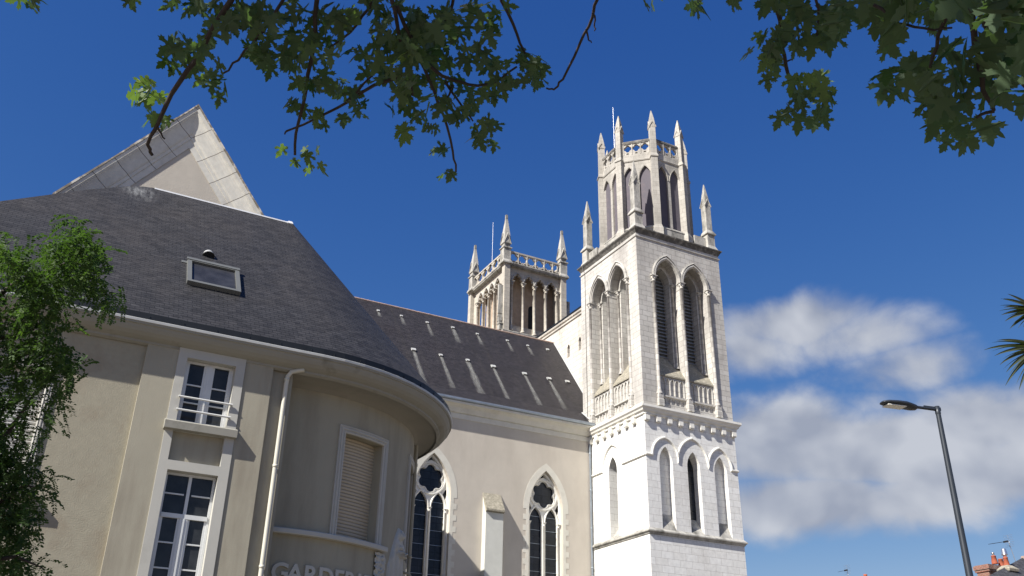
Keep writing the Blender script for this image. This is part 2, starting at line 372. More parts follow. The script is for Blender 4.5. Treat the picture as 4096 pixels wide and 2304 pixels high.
def sweep(mb, fr, path, prof, closed=False, smooth=False):   # prof: (n across the path, d out)
    m = len(path); nor = []
    for i in range(m):
        a = path[i - 1] if (closed or i) else None; b = path[(i + 1) % m] if (closed or i < m - 1) else None; p = path[i]; ts = []
        if a: ts.append(Vector((p[0] - a[0], p[1] - a[1])).normalized())
        if b: ts.append(Vector((b[0] - p[0], b[1] - p[1])).normalized())
        ns = [Vector((-t.y, t.x)) for t in ts]; q = ns[0] if len(ns) == 1 else (ns[0] + ns[1])
        if q.length < 1e-4: q = ns[0]
        q.normalize(); k = max(.4, q.dot(ns[0])); nor.append(q / k)
    rows = [[fr(p[0] + q.x * n_, p[1] + q.y * n_, d) for n_, d in prof] for p, q in zip(path, nor)]
    if closed: rows.append(rows[0])
    mb.grid(rows, False, smooth)
    if not closed: mb.face(rows[0]); mb.face(rows[-1])
def hsweep(mb, path, prof, closed=False, smooth=False, uvlen=False):   # horizontal run; outward is right of travel; prof (o, z)
    m = len(path); nor = []; L = [0.0]
    for i in range(m):
        a = path[i - 1] if (closed or i) else None; b = path[(i + 1) % m] if (closed or i < m - 1) else None; p = path[i]; ts = []
        if a: ts.append(Vector((p[0] - a[0], p[1] - a[1])).normalized())
        if b: ts.append(Vector((b[0] - p[0], b[1] - p[1])).normalized()); L.append(L[-1] + Vector((b[0] - p[0], b[1] - p[1])).length)
        ns = [Vector((t.y, -t.x)) for t in ts]; q = ns[0] if len(ns) == 1 else (ns[0] + ns[1]).normalized()
        nor.append(q / max(.3, q.dot(ns[0])))
    rows = [[(p[0] + q.x * o_, p[1] + q.y * o_, z) for o_, z in prof] for p, q in zip(path, nor)]
    if closed: rows.append(rows[0])
    mb.grid(rows, False, smooth)
    if not closed: mb.face(rows[0]); mb.face(rows[-1])
def foil(c, z, a, b, k, n=7, rot=0.0):                   # outline of k lobes of radius a centred b out
    pts = []
    for i in range(k):
        for j in range(n):
            ph = (j / n - .5) * 2 * PI / k + PI / k / n; r = b * math.cos(ph) + math.sqrt(max(0, a * a - (b * math.sin(ph)) ** 2))
            t = rot + i * 2 * PI / k + ph; pts.append((c + r * math.cos(t), z + r * math.sin(t)))
    return pts
def half_disc(c, z, r, n=6): return [(c + r * math.cos(PI * i / n), z + r * math.sin(PI * i / n)) for i in range(n + 1)]
def pierced(mb, fr, a0, a1, z0, z1, n, d0, d1, hole_z=.56, fr_=.30, k=4, sub=True):
    w = (a1 - a0) / n; H = z1 - z0; holes = []
    R = min(w, H) * fr_
    for i in range(n):
        c = a0 + (i + .5) * w; holes.append(foil(c, z0 + H * hole_z, R * .72, R * .78, k, rot=PI / 2))
        if sub: holes.append(half_disc(c, z0 + H * .07, R * .55))
    slab(mb, fr, rect(a0, z0, a1, z1), holes, d0, d1)
    for i in range(n + 1): mb_box_fr(mb, fr, a0 + i * w - .035, a0 + i * w + .035, z0, z1, d0 - .02, d1 + .04)
def mb_box_fr(mb, fr, a0, a1, z0, z1, d0, d1):
    i = len(mb.v); mb.v.extend([fr(a, z, d) for d in (d0, d1) for z in (z0, z1) for a in (a0, a1)])
    for q in ((0, 1, 3, 2), (4, 5, 7, 6), (0, 1, 5, 4), (2, 3, 7, 6), (0, 2, 6, 4), (1, 3, 7, 5)): mb._add(tuple(i + a for a in q))
def column_mb(r, z0, z1, cap=True, base=True, abacus=True):   # round shaft with base and leafy capital, local origin on its axis
    mb = MB(); p = []
    if base: p += [(r * 1.9, z0), (r * 1.9, z0 + r), (r * 1.35, z0 + r * 1.6), (r * 1.5, z0 + r * 2.1), (r, z0 + r * 2.8)]
    else: p += [(r, z0)]
    ch = r * 3.6 if cap else 0
    p += [(r, z1 - ch)]
    if cap: p += [(r * 1.25, z1 - ch + r * .1), (r * 1.25, z1 - ch + r * .5), (r * 1.05, z1 - ch + r * .6), (r * 1.25, z1 - r * 1.6), (r * 1.75, z1 - r * .8), (r * 1.4, z1 - r * .6)]
    mb.lathe(0, 0, p, 12)
    if cap:
        for i in range(8):
            t = 2 * PI * i / 8; q = 1.7 if i % 2 else 1.3
            mb.obox((math.cos(t) * r * q, math.sin(t) * r * q, z1 - r * (1.0 if i % 2 else 1.9)), (r * .32, 0, 0), (0, r * .32, 0), (0, 0, r * .35))
        if abacus: mb.rings([(z1 - r * .6, r * 1.7), (z1 - r * .35, r * 2.0), (z1, r * 2.0)])
    return mb
def gablet(mb, h, z0, z1, out=.05, cx=0, cy=0, rot=0.0, th=.05):     # four small gables round a square shaft
    for k in range(4):
        c, s_ = math.cos(rot + k * PI / 2), math.sin(rot + k * PI / 2)
        f = lambda a, z, d: (cx + c * a + s_ * (h + d), cy + s_ * a - c * (h + d), z)
        for sgn in (-1, 1):
            a0, a1 = sgn * (h + .05), 0
            q = [f(a0, z0 - th, 0), f(a0, z0, 0), f(a1, z1, 0), f(a1, z1 - th * 1.6, 0)]; q2 = [f(a0, z0 - th, out), f(a0, z0, out), f(a1, z1, out), f(a1, z1 - th * 1.6, out)]
            mb.face(q2); mb.grid([q, q2], True, False)
        mb.face([f(-h, z0, .01), f(h, z0, .01), f(0, z1, .01)])
        mb.face([f(-h, z0, out), f(0, z1, out), (cx, cy, z1)]); mb.face([f(h, z0, out), f(0, z1, out), (cx, cy, z1)])

# ------------------------------------------------------------------ ground
g = MB(); g.face([(-900, -900, 0), (900, -900, 0), (900, 900, 0), (-900, 900, 0)])
tag(g.build('ground', 'ground_paving'), None, None, kind='structure')
# ------------------------------------------------------------------ bell tower with the eight-sided lantern
X0, Y0, X1, Y1 = 31.93, 44.0, 38.83, 50.9; TW = 6.9
TC = ((X0 + X1) / 2, (Y0 + Y1) / 2)
bt = thing('bell_tower', 'tall white stone bell tower topped by an eight-sided lantern with spiky pinnacles', 'bell tower', (TC[0], TC[1], 0))
F4 = [Fr(X0, Y0, (1, 0), (0, -1)), Fr(X1, Y0, (0, 1), (1, 0)), Fr(X1, Y1, (-1, 0), (0, 1)), Fr(X0, Y1, (0, -1), (-1, 0))]
SQ = [(X0, Y0), (X1, Y0), (X1, Y1), (X0, Y1)]
def sloped_sill(mb, fr, c, hw, z0, z1, d): mb.face([fr(c - hw, z0, 0), fr(c + hw, z0, 0), fr(c + hw, z1, -d), fr(c - hw, z1, -d)])
# lower shaft with its lancets
mb = MB(); lan = {0: [(1.43, .48, 13.26, 17.2, 18.2, .40), (3.48, .475, 13.24, 17.2, 18.17, .66), (5.55, .485, 13.22, 17.2, 18.16, .40)], 3: [(3.35, .45, 13.27, 17.3, 18.22, 1.0)], 1: [], 2: []}
for k in range(4):
    fr = F4[k]; holes = [arch_loop(c, hw, zb, zs, za) for c, hw, zb, zs, za, d in lan[k]]
    panel(mb, fr, rect(0, 0, TW, 20.0), holes, 0)
    for (c, hw, zb, zs, za, d), h in zip(lan[k], holes):
        reveal(mb, fr, h, 0, -d)
        if d < .5: panel(mb, fr, h, (), -d)
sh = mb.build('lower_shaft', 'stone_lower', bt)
for k in (0, 3):
    for c, hw, zb, zs, za, d in lan[k]: q = MB(); sloped_sill(q, F4[k], c, hw, zb + .01, zb + .95, d - .01); q.build('sill', 'stone_grey', sh)
for k in (0, 3):
    for c, hw, zb, zs, za, d in lan[k]:
        if d > .5:
            w = MB(); panel(w, F4[k], arch_loop(c, hw, zb, zs, za), (), -d); w.build('lancet_window', 'glass_church', sh)
# hood moulds and string course
mb = MB(); HP = [(-.05, 0), (-.05, .04), (.0, .1), (.06, .1), (.09, .05), (.09, 0)]
def hood(k, path): sweep(mb, F4[k], path, HP)
p0 = [(-.04, 17.53), (.45, 17.53)] + arch(1.40, .94, 17.55, 18.72, 8)[1:-1] + [(2.32, 17.42)] + arch(3.46, 1.14, 17.45, 18.98, 8)[1:-1] + [(4.62, 17.42)] + arch(5.52, .88, 17.45, 18.7, 8)[1:-1] + [(6.38, 17.43), (6.94, 17.43)]
hood(0, p0)
hood(3, [(-.04, 17.5), (2.22, 17.5)] + arch(3.35, 1.12, 17.5, 18.97, 8)[1:-1] + [(4.47, 17.5), (6.94, 17.5)])
mb.build('hood_mould', 'stone_white', bt)
mb = MB(); hsweep(mb, SQ, [(0, 12.86), (.05, 12.9), (.08, 12.98), (.16, 13.03), (.16, 13.1), (.12, 13.13), (0, 13.26)], True); mb.build('ledge', 'stone_grey', bt)
mb = MB(); hsweep(mb, SQ, [(0, 19.98), (.10, 20.02), (.12, 20.12), (.22, 20.2), (.26, 20.3), (.34, 20.38), (.36, 20.42), (.36, 20.56), (.33, 20.57), (-.3, 20.76)], True); mb.build('cornice', 'stone_white', bt)
c0 = MB().box(-.16, -.12, -.34, .16, .14, 0.0).box(-.14, -.09, -.39, .14, .11, -.34).box(-.19, -.14, 0.0, .19, .14, .06)
corb = None
for k, fr in enumerate(F4[:1] + F4[3:]):
    for i in range(9):
        a = .13 + i * (TW - .26) / 8; p = fr(a, 20.0, .07); rz = [0, PI / 2][k]
        if corb is None: corb = c0.build('corbel', 'stone_white', bt, p, rz)
        elif not (k == 1 and i == 8): inst(corb, p, rz)
# belfry stage
mb = MB(); AC = (2.35, 4.60)
for fr in F4:
    holes = []
    p = [(AC[0] - 1.0, 20.7)] + arch(AC[0], 1.0, 29.7, 31.2) + [(AC[0] + 1.0, 20.7)]; p2 = [(AC[1] - 1.0, 20.7)] + arch(AC[1], 1.0, 29.7, 31.2) + [(AC[1] + 1.0, 20.7)]
    panel(mb, fr, rect(0, 20.6, TW, 32.7), [p, p2], 0)
    for c in AC:
        o = arch_loop(c, 1.0, 20.7, 29.7, 31.2); i_ = arch_loop(c, .65, 23.6, 29.7, 30.80)
        reveal(mb, fr, o, 0, -.66)
        panel(mb, fr, o, [i_], -.66); reveal(mb, fr, i_, -.66, -1.32)
        sweep(mb, fr, arch(c, .65, 29.7, 30.80), [(-.02, -.66), (-.02, -.58), (.06, -.58), (.08, -.66)])
belf = mb.build('belfry_wall', 'stone_upper', bt)
mb = MB(); am = None; LF = Fr(0, 0, (1, 0), (0, -1))
for k, fr in enumerate(F4):
    for c in AC:
        if am: inst(am, fr(c, 0, 0), k * PI / 2); continue
        sweep(mb, LF, arch(0, 1.0, 29.7, 31.2), [(.12, 0), (.12, .07), (.04, .13), (-.03, .12), (-.05, .05), (-.09, .03), (-.09, -.1)])
        sweep(mb, LF, arch(0, 1.12, 29.7, 31.4), [(0.0, 0), (0.0, .13), (.07, .10), (.07, 0)])
        am = mb.build('arch_moulding', 'stone_trim', bt, fr(c, 0, 0), k * PI / 2)
mb = MB(); mb_box_fr(mb, LF, -.16, .16, 29.62, 29.74, -.66, .14); mb_box_fr(mb, LF, -.14, .14, 29.2, 29.25, -.66, .05); im = None
for k, fr in enumerate(F4):
    for a in (1.15, 3.475, 5.80):
        if im is None: im = mb.build('impost', 'stone_trim', bt, fr(a, 0, 0), k * PI / 2)
        else: inst(im, fr(a, 0, 0), k * PI / 2)
for fr in F4:
    for c in AC:
        mb_s = MB(); mb_s.face([fr(c - 1.0, 22.9, -.04), fr(c + 1.0, 22.9, -.04), fr(c + 1.0, 24.78, -1.32), fr(c - 1.0, 24.78, -1.32)])
        mb_s.face([fr(c - 1.0, 22.8, -.04), fr(c + 1.0, 22.8, -.04), fr(c + 1.0, 22.9, -.04), fr(c - 1.0, 22.9, -.04)]); mb_s.build('sloped_sill', 'lichen_slope', belf)
bal = None; lou = None; col1 = None; col2 = None
for k, fr in enumerate(F4):
    rz = k * PI / 2
    for c in AC:
        if bal is None:
            q = MB(); lf = Fr(0, 0, (1, 0), (0, -1)); hs = [arch_loop(-.72 + i * .36, .135, 21.62, 22.42, 22.68, 4) for i in range(5)]; h2 = [rect(-.85 + i * .36, 21.02, -.59 + i * .36, 21.36) for i in range(5)]
            slab(q, lf, rect(-1.0, 20.7, 1.0, 22.82), hs + h2, -.18, -.12, False); panel(q, lf, rect(-1, 20.7, 1, 22.82), (), -.18)
            mb_box_fr(q, lf, -1, 1, 21.44, 21.54, -.12, -.02); mb_box_fr(q, lf, -1, 1, 20.7, 20.96, -.12, -.03)
            for i in range(6): mb_box_fr(q, lf, -.93 + i * .36, -.87 + i * .36, 21.54, 22.5, -.12, -.085)
            for i in range(5): sweep(q, lf, arch(-.72 + i * .36, .15, 22.42, 22.72, 4), [(-.02, -.12), (-.02, -.085), (.02, -.085), (.02, -.12)])
            bal = q.build('balustrade_panel', 'stone_upper', bt, fr(c, 0, 0), rz)
            q = MB(); nl = 26
            for i in range(nl):
                z = 24.6 + i * (31.0 - 24.6) / nl; hw = .71 if z < 29.7 else max(.06, .70 * (1 - ((z - 29.7) / 1.25) ** 1.6))
                q.face([lf(-hw, z, -1.16), lf(hw, z, -1.16), lf(hw, z + .17, -1.34), lf(-hw, z + .17, -1.34)]); q.face([lf(-hw, z, -1.16), lf(hw, z, -1.16), lf(hw, z + .035, -1.16), lf(-hw, z + .035, -1.16)])
                q.face([lf(-hw, z + .035, -1.16), lf(hw, z + .035, -1.16), lf(hw, z + .205, -1.34), lf(-hw, z + .205, -1.34)])
            panel(q, lf, arch_loop(0, .72, 24.5, 29.7, 30.9), (), -1.42)
            lou = q.build('louvre', 'louvre_slate', bt, fr(c, 0, 0), rz)
        else: inst(bal, fr(c, 0, 0), rz); inst(lou, fr(c, 0, 0), rz)
        for sg in (-1, 1):
            p = fr(c + sg * .84, 0, -.60)
            if col2 is None: col2 = column_mb(.085, 24.0 - .3, 29.68).build('inner_shaft', 'stone_upper', bt, p, rz)
            else: inst(col2, p, rz)
    for a in (1.22, 3.475, 5.73):
        p = fr(a, 0, .02)
        if col1 is None:
            q = column_mb(.11, 21.5, 29.66); q.rings([(20.72, .2), (21.1, .2), (21.16, .17), (21.5, .17), (21.52, .14)]); col1 = q.build('column', 'stone_upper', bt, p, rz)
        else: inst(col1, p, rz)
mb = MB(); hsweep(mb, SQ, [(0, 32.3), (.06, 32.33), (.07, 32.4), (.02, 32.44), (0, 32.48)], True); mb.build('string_course', 'stone_trim', bt)
mb = MB(); hsweep(mb, SQ, [(0, 32.6), (.03, 32.66), (.10, 32.8), (.2, 32.92), (.21, 33.0), (-.75, 33.22)], True); mb.face([(X0 + .7, Y0 + .7, 33.2), (X1 - .7, Y0 + .7, 33.2), (X1 - .7, Y1 - .7, 33.2), (X0 + .7, Y1 - .7, 33.2)]); mb.build('top_cornice', 'stone_dark', bt)
# corner pinnacles
q = MB(); q.rings([(33.0, .46), (33.12, .44), (33.45, .31), (34.3, .31), (34.33, .40), (34.42, .40), (34.72, .24), (36.8, .235), (37.5, .17), (38.58, .03), (38.62, .025)]); gablet(q, .235, 36.75, 37.32, .06, th=.09)
pin = None
for x, y in ((X0 + .4, Y0 + .42), (X1 - .38, Y0 + .42), (X1 - .4, Y1 - .4), (X0 + .4, Y1 - .4)):
    if pin is None: pin = q.build('pinnacle', 'stone_grey', bt, (x, y, 0))
    else: inst(pin, (x, y, 0))
for (x, y) in ((X0 + .4, Y0 + .42), (X1 - .38, Y0 + .42), (X1 - .4, Y1 - .4), (X0 + .4, Y1 - .4)):
    sx = 1 if x < TC[0] else -1; sy = 1 if y < TC[1] else -1
    if not (sx > 0 and sy > 0): MB().box(min(x + sx * .3, x + sx * 1.3), y - .1, 33.0, max(x + sx * .3, x + sx * 1.3), y + .1, 34.05).box(x - .1, min(y + sy * .3, y + sy * 1.3), 33.0, x + .1, max(y + sy * .3, y + sy * 1.3), 34.05).build('roof_kerb', 'stone_grey', bt)
# lantern
OC = (35.38, 47.43); AP = 2.92; SIDE = 2 * AP * math.tan(PI / 8)
def oct_fr(k, ap):
    t = -PI / 2 + k * PI / 4; out = (math.cos(t), math.sin(t)); sd = (-out[1], out[0]); return Fr(OC[0] + out[0] * ap, OC[1] + out[1] * ap, sd, out)
def oct_path(ap): return [(OC[0] + ap / math.cos(PI / 8) * math.cos(-PI / 2 - PI / 8 + k * PI / 4), OC[1] + ap / math.cos(PI / 8) * math.sin(-PI / 2 - PI / 8 + k * PI / 4)) for k in range(8)]
mb = MB(); wn = None
for k in range(8):
    fr = oct_fr(k, AP); hs = [arch_loop(c, .445, 34.12, 38.0, 39.05) for c in (-.56, .56)]
    panel(mb, fr, rect(-SIDE / 2, 33.1, SIDE / 2, 39.9), hs, 0)
    for c, h in zip((-.56, .56), hs):
        reveal(mb, fr, h, 0, -.25); sweep(mb, fr, arch(c, .445, 38.0, 39.05), [(0, 0), (0, .03), (.06, .05), (.07, 0)])
        if wn is None:
            q = MB(); panel(q, Fr(0, 0, (1, 0), (0, -1)), arch_loop(0, .455, 34.1, 38.0, 39.06), (), 0); wn = q.build('lantern_window', 'net_panel', bt, fr(c, 0, -.14), k * PI / 4)
        else: inst(wn, fr(c, 0, -.14), k * PI / 4)
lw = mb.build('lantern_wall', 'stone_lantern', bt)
mb = MB(); hsweep(mb, oct_path(AP), [(0.0, 33.1), (.13, 33.1), (.13, 33.85), (.16, 33.9), (.14, 33.97), (0, 34.1)], True); mb.build('lantern_plinth', 'stone_grey', bt)
q = MB(); q.rings([(33.1, .36, .32), (33.72, .36, .32), (34.02, .27, .23), (39.55, .27, .23), (39.58, .33, .28), (39.68, .33, .28), (39.9, .235, .21), (42.5, .215, .20), (43.0, .15, .15), (43.72, .03, .03)]); gablet(q, .215, 42.2, 42.75, .05, th=.09)
pier = None
for k in range(8):
    t = -PI / 2 - PI / 8 + k * PI / 4; p = (OC[0] + 3.13 * math.cos(t), OC[1] + 3.13 * math.sin(t), 0)
    if pier is None: pier = q.build('lantern_pier', 'stone_lantern', bt, p, t)
    else: inst(pier, p, t)
mb = MB(); hsweep(mb, oct_path(AP), [(-.1, 39.5), (.05, 39.53), (.07, 39.62), (.03, 39.68), (0.02, 40.14), (-.3, 40.14)], True)
mb.face([(x, y, 39.7) for x, y in oct_path(AP - .1)])
mb.build('parapet_base', 'stone_lantern', bt)
pp = None
for k in range(8):
    fr = oct_fr(k, AP)
    if pp is None:
        q = MB(); pierced(q, Fr(0, 0, (1, 0), (0, -1)), -.93, .93, 40.13, 41.06, 3, -.2, 0.0, .60, .33); mb_box_fr(q, Fr(0, 0, (1, 0), (0, -1)), -SIDE / 2, -.93, 40.13, 41.06, -.2, 0.0); mb_box_fr(q, Fr(0, 0, (1, 0), (0, -1)), .93, SIDE / 2, 40.13, 41.06, -.2, 0.0)
        pp = q.build('parapet_panel', 'stone_lantern', bt, fr(0, 0, 0), k * PI / 4)
    else: inst(pp, fr(0, 0, 0), k * PI / 4)
mb = MB(); hsweep(mb, oct_path(AP), [(-.22, 41.04), (.04, 41.04), (.06, 41.12), (.06, 41.2), (-.02, 41.34), (-.22, 41.3)], True); mb.build('parapet_coping', 'stone_dark', bt)
mb = MB().tube([(32.95, 47.55, 39.5), (32.95, 47.55, 42.5), (32.95, 47.55, 45.6)], [.022, .02, .014], 6); mb.build('lightning_rod', 'rod_white', bt)
mb = MB().tube([(X0 - .03, 50.35, 33.0), (X0 - .23, 50.33, 32.9), (X0 - .2, 50.33, 32.6), (X0 - .02, 50.33, 32.3), (X0 - .03, 50.3, 20.9)], .018, 5); mb.build('lightning_cable', 'stone_dark', bt)

# ------------------------------------------------------------------ rear tower with open gallery
RX0, RY0, RX1, RY1 = 31.85, 62.9, 37.98, 70.1
rt = thing('open_gallery_tower', 'square tower behind the nave roof with an open colonnaded gallery and pierced parapet', 'church tower', ((RX0 + RX1) / 2, (RY0 + RY1) / 2, 0))
RS = [(RX0, RY0), (RX1, RY0), (RX1, RY1), (RX0, RY1)]
mb = MB().box(RX0, RY0, 0, RX1, RY1, 32.6); mb.build('lower_shaft', 'stone_rear', rt)
mb = MB(); hsweep(mb, RS, [(0, 32.45), (.12, 32.6), (.14, 32.75), (.1, 32.8), (-.5, 33.02)], True); mb.face([(x, y, 33.0) for x, y in ((RX0 + .4, RY0 + .4), (RX1 - .4, RY0 + .4), (RX1 - .4, RY1 - .4), (RX0 + .4, RY1 - .4))]); mb.build('ledge', 'stone_grey', rt)
q = MB(); q.rings([(32.7, .26), (39.1, .26)])
post = None
for x, y in ((RX0 + .26, RY0 + .26), (RX1 - .3, RY0 + .26), (RX1 - .26, RY1 - .26), (RX0 + .26, RY1 - .26)):
    if post is None: post = q.build('corner_pier', 'stone_rear', rt, (x, y, 0))
    else: inst(post, (x, y, 0))
RI = .34
fx = Fr(RX0, RY0 + RI, (1, 0), (0, -1)); fl = Fr(RX0 + RI, RY1, (0, -1), (-1, 0)); fb = Fr(RX1, RY1 - RI, (-1, 0), (0, 1)); fr_ = Fr(RX1 - RI, RY0, (0, 1), (1, 0))
def cusped(c, hw, zb, zs, za):
    a = arch(c, hw, zs, za, 12); n = len(a) - 1; out = []
    for i, (x, z) in enumerate(a):
        k = (1 - abs(math.sin(PI * 5 * i / n))) ** 1.6 * .16 * (0 if i in (0, n) else 1)
        dx, dz = c - x, (zs + .25) - z; L = math.hypot(dx, dz); out.append((x + dx / L * k, z + dz / L * k))
    return [(c - hw, zb)] + out + [(c + hw, zb)]
mb = MB(); RW = RX1 - RX0; RD = RY1 - RY0; rc = None
spec = []
for fr, Wd, cs in ((fx, RW, [.86 + 1.112 * i for i in range(5)]), (fl, RD, [1.06 + 1.10 * i + (0.35) for i in range(5)]), (fb, RW, [.86 + 1.112 * i for i in range(5)]), (fr_, RD, [1.4 + 1.10 * i for i in range(5)])):
    hs = []
    for i in range(4):
        c = (cs[i] + cs[i + 1]) / 2; hw = (cs[i + 1] - cs[i]) / 2 - .06
        hs.append(cusped(c, hw, 33.02, 37.6, 38.42)); mt = MB(); sweep(mt, fr, arch(c, hw + .05, 37.6, 38.5), [(-.05, 0), (-.05, .06), (.02, .08), (.05, .05), (.05, 0)]); mt.build('arch_moulding', 'stone_trim', rt)
    panel(mb, fr, rect(.3, 33.0, Wd - .3, 39.2), hs, 0); panel(mb, fr, rect(.3, 33.0, Wd - .3, 39.2), hs, -.22)
    for h in hs: reveal(mb, fr, h, 0, -.22)
    for i, a in enumerate(cs):
        p = fr(a, 0, .03)
        if rc is None: rc = column_mb(.105, 33.0, 37.62).build('column', 'stone_rear', rt, p)
        else: inst(rc, p)
    mb_box_fr(mb, fr, .3, Wd - .3, 33.0, 33.62, -.3, -.16)
mb.build('arcade_wall', 'stone_rear', rt)
mb = MB().box(RX0 + 1.15, RY0 + 1.5, 33, RX1 - .5, RY1 - 1.5, 39.1); mb.build('inner_core', 'core_tan', rt)
mb = MB(); panel(mb, Fr(35.35, RY0 + 1.5, (1, 0), (0, -1)), [(-.38, 33.1), (.38, 33.1)] + [(.38 * math.cos(PI * i / 8), 35.95 + .38 * math.sin(PI * i / 8)) for i in range(9)], (), .01); mb.build('doorway', 'dark_void', rt)
mb = MB(); hsweep(mb, RS, [(-.4, 38.95), (.02, 38.98), (.04, 39.04), (.1, 39.12), (.1, 39.2), (-.05, 39.3), (-.5, 39.3)], True); mb.face([(x, y, 38.97) for x, y in RS]); mb.build('cornice', 'stone_grey', rt)
for fr, Wd, n in ((Fr(RX0, RY0, (1, 0), (0, -1)), RW, 6), (Fr(RX0, RY1, (0, -1), (-1, 0)), RD, 6), (Fr(RX1, RY1, (-1, 0), (0, 1)), RW, 6), (Fr(RX1, RY0, (0, 1), (1, 0)), RD, 6)):
    q = MB(); pierced(q, fr, .5, Wd - .5, 39.3, 40.26, n, -.3, -.12, .55, .34); mb_box_fr(q, fr, .4, Wd - .4, 40.26, 40.4, -.34, -.08); q.build('pierced_parapet', 'stone_rear', rt)
q = MB(); q.rings([(39.05, .46), (39.16, .46), (39.42, .34), (40.5, .34), (40.52, .42), (40.62, .42), (40.7, .28), (40.98, .28), (41.0, .36), (41.06, .36), (43.6, .085), (43.6, .10), (43.95, .085)]); gablet(q, .29, 41.05, 42.05, .1, th=.1)
pin2 = None
for x, y in ((RX0 + .2, RY0 + .3), (RX1 - .3, RY0 + .3), (RX1 - .3, RY1 - .3), (RX0 + .2, RY1 - .6)):
    if pin2 is None: pin2 = q.build('pinnacle', 'stone_grey', rt, (x, y, 0))
    else: inst(pin2, (x, y, 0))
q = MB(); q.box(-.09, -.42, 34.3, .09, .0, 36.95).obox((0, -.22, 34.1), (.1, 0, 0), (0, .2, 0), (0, 0, .12)).obox((0, -.25, 33.78), (.14, 0, 0), (0, .16, .05), (0, 0, .2)).obox((0, -.18, 33.4), (.17, 0, 0), (0, .2, 0), (0, 0, .12)); q.rings([(32.8, .2), (33.3, .2), (33.34, .26), (33.4, .2)], 0, -.14)
gp = None
for x, y, rz in ((RX0 + .0, RY0 + .28, -PI / 2), (RX1 - .0, RY0 + .3, PI / 2), (RX0 + .3, RY1 - .02, PI), (RX1 - .3, RY1, PI)):
    if gp is None: gp = q.build('carved_bracket', 'stone_grey', rt, (x, y, 0), rz)
    else: inst(gp, (x, y, 0), rz)
mb = MB().tube([(32.4, 66.5, 39.0), (32.37, 66.5, 43.6), (32.36, 66.5, 45.0)], [.022, .018, .014], 6); mb.build('lightning_rod', 'rod_white', rt)

# ------------------------------------------------------------------ nave
nv = thing('church_nave', 'church nave with steep dark slate roof and tall traceried windows in a beige wall', 'church', (22, 56.7, 0))
NX0, NX1 = 13.0, 31.9; NF = Fr(0, 50.0, (1, 0), (0, -1)); WC = (20.93, 28.57)
mb = MB(); wl = [arch_loop(c, 1.19, 4.0, 15.0, 17.42, 10) for c in WC]
panel(mb, NF, rect(NX0, 0, NX1, 19.9), wl, 0)
for h in wl: reveal(mb, NF, h, 0, -.62)
mb.box(NX0, 63.0, 0, NX1, 63.4, 20.8); mb.box(NX0, 50.3, 0, NX0 + .3, 63.2, 20.8)
mb.face([(NX0, 50, 20.5), (NX0, 56.7, 29.4), (NX0, 63.4, 20.5)])
mb.build('wall', 'render_church', nv)
mb = MB(); hsweep(mb, [(NX0, 50), (NX1, 50)], [(0, 19.78), (.05, 19.78), (.05, 20.1), (.02, 20.12), (.12, 20.16), (.16, 20.28), (.22, 20.42), (.36, 20.55), (.5, 20.6), (.5, 20.74), (0, 20.76)]); mb.build('cornice', 'quoin', nv)
mb = MB(); hsweep(mb, [(NX0, 50), (NX1 + .02, 50)], [(.3, 20.76), (.56, 20.76), (.60, 20.82), (.60, 20.93), (.56, 20.95), (.50, 20.88), (.3, 20.9)]); mb.build('gutter', 'zinc', nv)
mb = MB(); pr = [(49.52, 20.9), (50.2, 21.3), (50.98, 22.07), (52.5, 24.06), (54.6, 26.82), (56.7, 29.55)]
def roof_strip(mb, x0, x1, pr):
    L = 0
    for a, b in zip(pr, pr[1:]):
        d = math.hypot(b[0] - a[0], b[1] - a[1]); mb.face([(x0, a[0], a[1]), (x1, a[0], a[1]), (x1, b[0], b[1]), (x0, b[0], b[1])], [(x0, L), (x1, L), (x1, L + d), (x0, L + d)]); L += d
roof_strip(mb, NX0, 31.93, pr[:3]); roof_strip(mb, NX0, 33.1, pr[2:]); roof_strip(mb, NX0, 33.1, [(63.9, 20.9), (62.4, 22.07), (56.7, 29.55)])
nroof = mb.build('roof', 'slate_nave', nv)
mb = MB(); x = NX0
while x < 33.0: mb.tube([(x, 56.7, 29.53), (min(x + .42, 33.1), 56.7, 29.53)], [.085, .075], 8); x += .42
mb.build('ridge_tiles', 'ridge_tile', nroof)
mb = MB(); mb.tube([(33.04, 51.0, 22.12), (33.04, 56.7, 29.57)], .05, 6); mb.tube([(31.88, 49.5, 20.95), (31.88, 50.95, 22.1)], .05, 6); mb.build('flashing', 'zinc_light', nroof)
# vents with the pale wash streaks below them
sl = 1.31; nz = math.hypot(1, sl)
def rp(x, y, up=0): return Vector((x, y - up * sl / nz, 29.55 + sl * (y - 56.7) + up / nz))
mt_, tt, bb, oo = newmat('zinc_wash'); u_ = uvm(tt); sep = tt.n('ShaderNodeSeparateXYZ', i={0: u_})
edge = tt.m('SUBTRACT', 1.0, tt.m('ABSOLUTE', tt.m('MULTIPLY', tt.m('SUBTRACT', sep.outputs[0], .5), 2.0)), clamp=True)
al = tt.m('MULTIPLY', tt.m('MULTIPLY', tt.ramp(edge, [(0.0, 0.0), (.7, 1.0)]), tt.ramp(sep.outputs[1], [(0.0, .12), (.4, .5), (1.0, .75)])), tt.ramp(noise(tt, obj(tt), 3.5, 6, .7, (2.5, 1, .5)), [(.3, .25), (.65, 1.0)]))
bb.inputs['Base Color'].default_value = (.30, .30, .28, 1); bb.inputs['Roughness'].default_value = .8; link(tt, al, bb.inputs['Alpha'])
vent0 = MB()
vd = Vector((0, 1, sl)).normalized(); vn = Vector((0, -sl, 1)).normalized(); vx = Vector((1, 0, 0))
vent0.obox(vn * .03 + vd * .05, vx * .17, vd * .17, vn * .03); vent0.obox(vn * .12 + vd * .0, vx * .16, vd * .13, vn * .02)
for q_ in (-.14, 0, .14): vent0.obox(vn * .08 + vx * q_, vx * .02, vd * .12, vn * .05)
